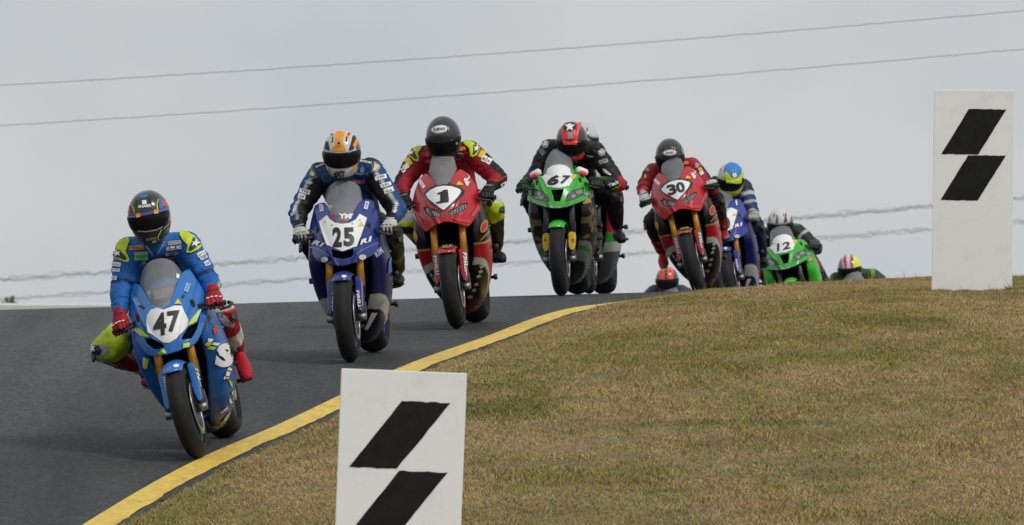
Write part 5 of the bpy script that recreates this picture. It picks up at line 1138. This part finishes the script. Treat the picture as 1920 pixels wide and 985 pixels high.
person(Rg['r12'], 'D', dict(head=(1463, 418, .50), sl=(1440, 440, .62), sr=(1493, 434, .62), el=(1428, 468, .54), er=(1530, 466, .54), kr=(1527, 506, .72)), {},
       dict(suit=suit12, pitch=28, roll=14, helmet=helm12, glove=dict(col=lambda P, N, g, w, el: sel(len(P), L(70, 70, 70)), guard=GREYV), boot=bootK),
       'rider in grey leathers with white and brown helmet on green bike 12', GP)
# ---- the last two, only helmets and shoulders above the crest
motorcycle(Rg['rw'], 'D', livD(None), 'green motorcycle below the crest under the rider with red striped helmet', GB, simple=True)
person(Rg['rw'], 'D', dict(head=(1593, 502, .50)), dict(sl=(-.19, .62, 1.12), sr=(.19, .62, 1.12), el=(-.38, .5, .95), er=(.38, .5, .95)),
       dict(suit=lambda seg, t, P, N: sel(len(P), L(50, 70, 56), (np.sin(P[:, 0] * 40) > .6, L(120, 150, 60))), pitch=24, helmet=lambda Q: sel(len(Q), L(205, 203, 200), ((np.abs(np.abs(Q[:, 0]) - .035) < .016), L(190, 50, 60)), (Q[:, 0] > .055, L(214, 226, 30)), (Q[:, 0] < -.07, L(120, 100, 130)), (Q[:, 2] < -.06, L(30, 30, 32))),
            glove=dict(col=gloveK, guard=BLK), boot=bootK), 'rider with white and red striped helmet, yellow at one side, appearing over the grass', GP)
motorcycle(Rg['ro'], 'C', livC('30'), 'motorcycle below the crest under the rider with orange striped helmet', GB, ref=Rg['r1'], simple=True)
person(Rg['ro'], 'C', dict(head=(1251, 524, .50), sl=(1227, 547, .58), sr=(1277, 547, .58)), dict(el=(-.40, .5, 1.02), er=(.40, .5, 1.02)),
       dict(suit=lambda seg, t, P, N: sel(len(P), L(60, 66, 78)), pitch=22, helmet=lambda Q: sel(len(Q), L(62, 70, 66), ((np.abs(Q[:, 0]) > .018) & (np.abs(Q[:, 0]) < .08) & (Q[:, 2] > -.03), L(240, 80, 52)), (Q[:, 2] < -.09, L(200, 60, 50))),
            glove=dict(col=gloveK, guard=BLK), boot=bootK), 'rider with two orange stripes on the helmet, just appearing below bike 30', GP)

# ------------------------------------------------------------------ marker boards
BOARD = bpy.data.materials.new('board_white'); BOARD.use_nodes = True; t = BOARD.node_tree; b = t.nodes['Principled BSDF']; b.inputs['Roughness'].default_value = .65
tcn = t.nodes.new('ShaderNodeTexCoord'); n1 = t.nodes.new('ShaderNodeTexNoise'); n1.inputs['Scale'].default_value = 5; n1.inputs['Detail'].default_value = 9; n1.inputs['Roughness'].default_value = .7
r1 = t.nodes.new('ShaderNodeValToRGB'); e = r1.color_ramp.elements; e[0].position = .22; e[0].color = (.74, .73, .70, 1); e[1].position = .5; e[1].color = (.84, .84, .82, 1)
t.links.new(tcn.outputs['Object'], n1.inputs['Vector']); t.links.new(n1.outputs['Fac'], r1.inputs[0]); t.links.new(r1.outputs[0], b.inputs['Base Color'])
BINK = mat('board_black_paint', (.012, .012, .012), .8, var=.3, nscale=18); BINK.node_tree.nodes['Principled BSDF'].inputs['Specular IOR Level'].default_value = 0.2
def board(base, w, h, roll, yaw, tilt, uu, vv, label):
    root = bpy.data.objects.new('marker_board', None); COL.objects.link(root); root.location = base; root.rotation_euler = (math.radians(tilt), math.radians(roll), math.radians(yaw))
    tag(root, label, 'sign', 'track marker boards')
    pn = bevel_box('panel', (0, 0, h / 2), (w, .035, h), BOARD, root, .005)
    for (v0, v1) in vv:
        P_ = [(uu[0], v0), (uu[1], v0), (uu[2], v1), (uu[3], v1)]
        poly = []
        for i in range(4):                                   # slightly uneven painted edges
            a, b_ = P_[i], P_[(i + 1) % 4]
            for k in range(10):
                s_ = k / 10; poly.append((a[0] + (b_[0] - a[0]) * s_ + (random.uniform(-.0018, .0018) if k else 0), a[1] + (b_[1] - a[1]) * s_ + (random.uniform(-.0018, .0018) if k else 0)))
        mesh('slash_mark', *prism_y([((u - .5) * w, h * (1 - v)) for u, v in poly], lambda z: -.0197, .004), BINK, pn, False)
    for sx in (-1, 1):
        mesh('stake', *box_geo((sx * w * .32, .034, h * .35), (.035, .03, h * .7 + .3)), mat('timber_stake', (.22, .17, .11), .8), root, False)
        st = mesh('brace', *tube_geo([(sx * w * .32, .05, h * .6), (sx * w * .32, .55, -.05)], .012, 6), DAL, root)
bb = ground_hit(1822, 549, 74, 95); print('board', bb); w_ = 151 * bb.y / F
board(bb + Vector((0, 0, -.015)), w_, 380 * bb.y / F + .015, .75, -2, -1.5, (.433, .90, .56, .10), ((.093, .315), (.319, .540)), 'white board with two black slashes standing on the grass crest at right')
d2 = 236 * 0 + F * w_ / 236; h2 = 380 * bb.y / F; topc = at(758, 695, d2); gz = float(ground_z(topc.x, d2)); print('near board', d2, topc.z - h2, gz)
board(Vector((topc.x - .06, d2, min(topc.z - h2, gz + .05))), w_, topc.z - min(topc.z - h2, gz + .05), 2.3, 3, -1, (.49, .877, .47, .09), ((.096, .310), (.316, .53)), 'white board with two black slashes in the foreground, its foot cut off')

# ------------------------------------------------------------------ overhead power lines, mirage band, far trees
WIRE = mat('weathered_cable', (.20, .205, .21), .7); WIRE2 = mat('far_cable', (.30, .31, .315), .8)  # second cable is paler: distance haze put into its colour
def wire(pts, d, r, jit, label, seed, strands=1, m=WIRE):
    rs = np.random.default_rng(seed); parts = []
    xs_ = np.linspace(-160, 2080, 900); base = np.interp(xs_, [p[0] for p in pts], [p[1] for p in pts])
    cf = np.polyfit([p[0] for p in pts], [p[1] for p in pts], 2); base = np.polyval(cf, xs_)
    for s_ in range(strands):
        y = base + (vnoise(xs_ * .045, xs_ * 0 + s_ * 3, seed) - .5) * jit * .45 + (vnoise(xs_ * .13, xs_ * 0 + s_ * 3, seed + 5) - .5) * jit * .7 + (vnoise(xs_ * .33, xs_ * 0 + s_, seed + 7) - .5) * jit * .5  # jitter puts heat shimmer into the shape of the wires
        if strands > 1: y = y + (rs.random() - .5) * jit * .9
        rr = r * (.55 + .9 * vnoise(xs_ * .05, xs_ * 0 + s_ * 5, seed + 9)) if strands > 1 else xs_ * 0 + r
        parts.append(tube_geo([at(a, b_, d) for a, b_ in zip(xs_, y)], [float(q) for q in rr], 5, up=(0, 0, 1)))
    tag(mesh('power_line', *join_geo(parts), m), label, 'cable', 'overhead power lines')
wire([(0, 161), (480, 130), (960, 99), (1440, 62), (1920, 20)], 210, .0065, 1.6, 'topmost of the four power lines across the sky', 3)
wire([(0, 236), (480, 205), (960, 171), (1440, 134), (1920, 92)], 210, .0065, 1.6, 'second power line from the top across the sky', 9)
wire([(0, 524), (200, 508), (400, 494), (580, 484), (1440, 412), (1740, 388), (1910, 370)], 700, .016, 9.0, 'upper of the two wavering power lines low behind the riders', 14, 5, WIRE2)
wire([(100, 558), (400, 534), (580, 522), (1530, 452), (1740, 433), (1915, 414)], 700, .015, 7.0, 'lowest power line, wavering just above the crest', 23, 4, WIRE2)
bv = []  # pale sheet added in place of the heat mirage over the crest
nb_ = 60
for i in range(nb_):
    X = -16 + 19.0 * i / (nb_ - 1); d = 150.0
    zt = (YH - (568.5)) / F * d; z0 = -3.2
    bv += [(X, d, z0), (X, d, zt - .03), (X, d + .06, zt), (X, d + .2, zt), (X, d + .3, z0)]
bar = mesh('mirage_band', bv, grid_faces(5, nb_), mat('mirage_white', (.60, .60, .59), .7, var=.1, nscale=2), None, False)
tag(bar, 'pale sheet standing in for the mirage beyond the crest at left', 'mirage_band')
LEAF = vcmat('far_foliage', .8, 0, 0, 10, .1)
def far_tree(px, py_top, d, hgt, label):
    top = at(px, py_top, d); root = bpy.data.objects.new('far_tree', None); COL.objects.link(root); root.location = (top.x, d, top.z - hgt)
    tag(root, label, 'tree', 'trees beyond the track')
    parts = [tube_geo([(0, 0, 0), (.05, 0, hgt * .5), (0, .05, hgt * .85)], [.16, .11, .05], 8)]
    for k in range(5):
        a = k * 1.3; parts.append(tube_geo([(0, 0, hgt * (.4 + .08 * k)), (math.cos(a) * .6, math.sin(a) * .6, hgt * (.58 + .08 * k))], [.06, .02], 6))
    mesh('trunk', *join_geo(parts), mat('bark', (.09, .07, .055), .9), root)
    n = 2600; c = rng.normal(0, 1, (n, 3)); c /= np.linalg.norm(c, axis=1)[:, None]; rad = rng.random(n) ** .45
    lob = 1 + .35 * (vnoise(c[:, 0] * 3 + 7, c[:, 1] * 3 + c[:, 2] * 2, int(px)) - .5) * 2
    P = c * (rad * lob)[:, None] * np.array([.6, .6, hgt * .26]) + np.array([0, 0, hgt * .70])
    V = []; a = rng.random((n, 2)) * 6.28
    for p, q in zip(P, a):
        s_ = .07; u = np.array([math.cos(q[0]), math.sin(q[0]), .3]) * s_; w = np.array([math.sin(q[1]) * .4, math.cos(q[1]) * .4, 1]) * s_
        V += [p - u, p + w, p + u, p - w]
    ob = mesh('crown', V, [(4 * i, 4 * i + 1, 4 * i + 2, 4 * i + 3) for i in range(n)], LEAF, root, False)
    cc = np.repeat(np.array(lin(112, 118, 100))[None] * (.6 + .8 * rng.random((n, 1))), 4, 0)  # leaf tone paled: distance haze put into the colour
    vcol(ob, lambda P_, N_: cc)
far_tree(9, 560, 420, 4.6, 'leftmost small tree showing above the pale mirage strip')
far_tree(37, 561, 420, 4.2, 'second small tree from the left edge above the pale mirage strip')
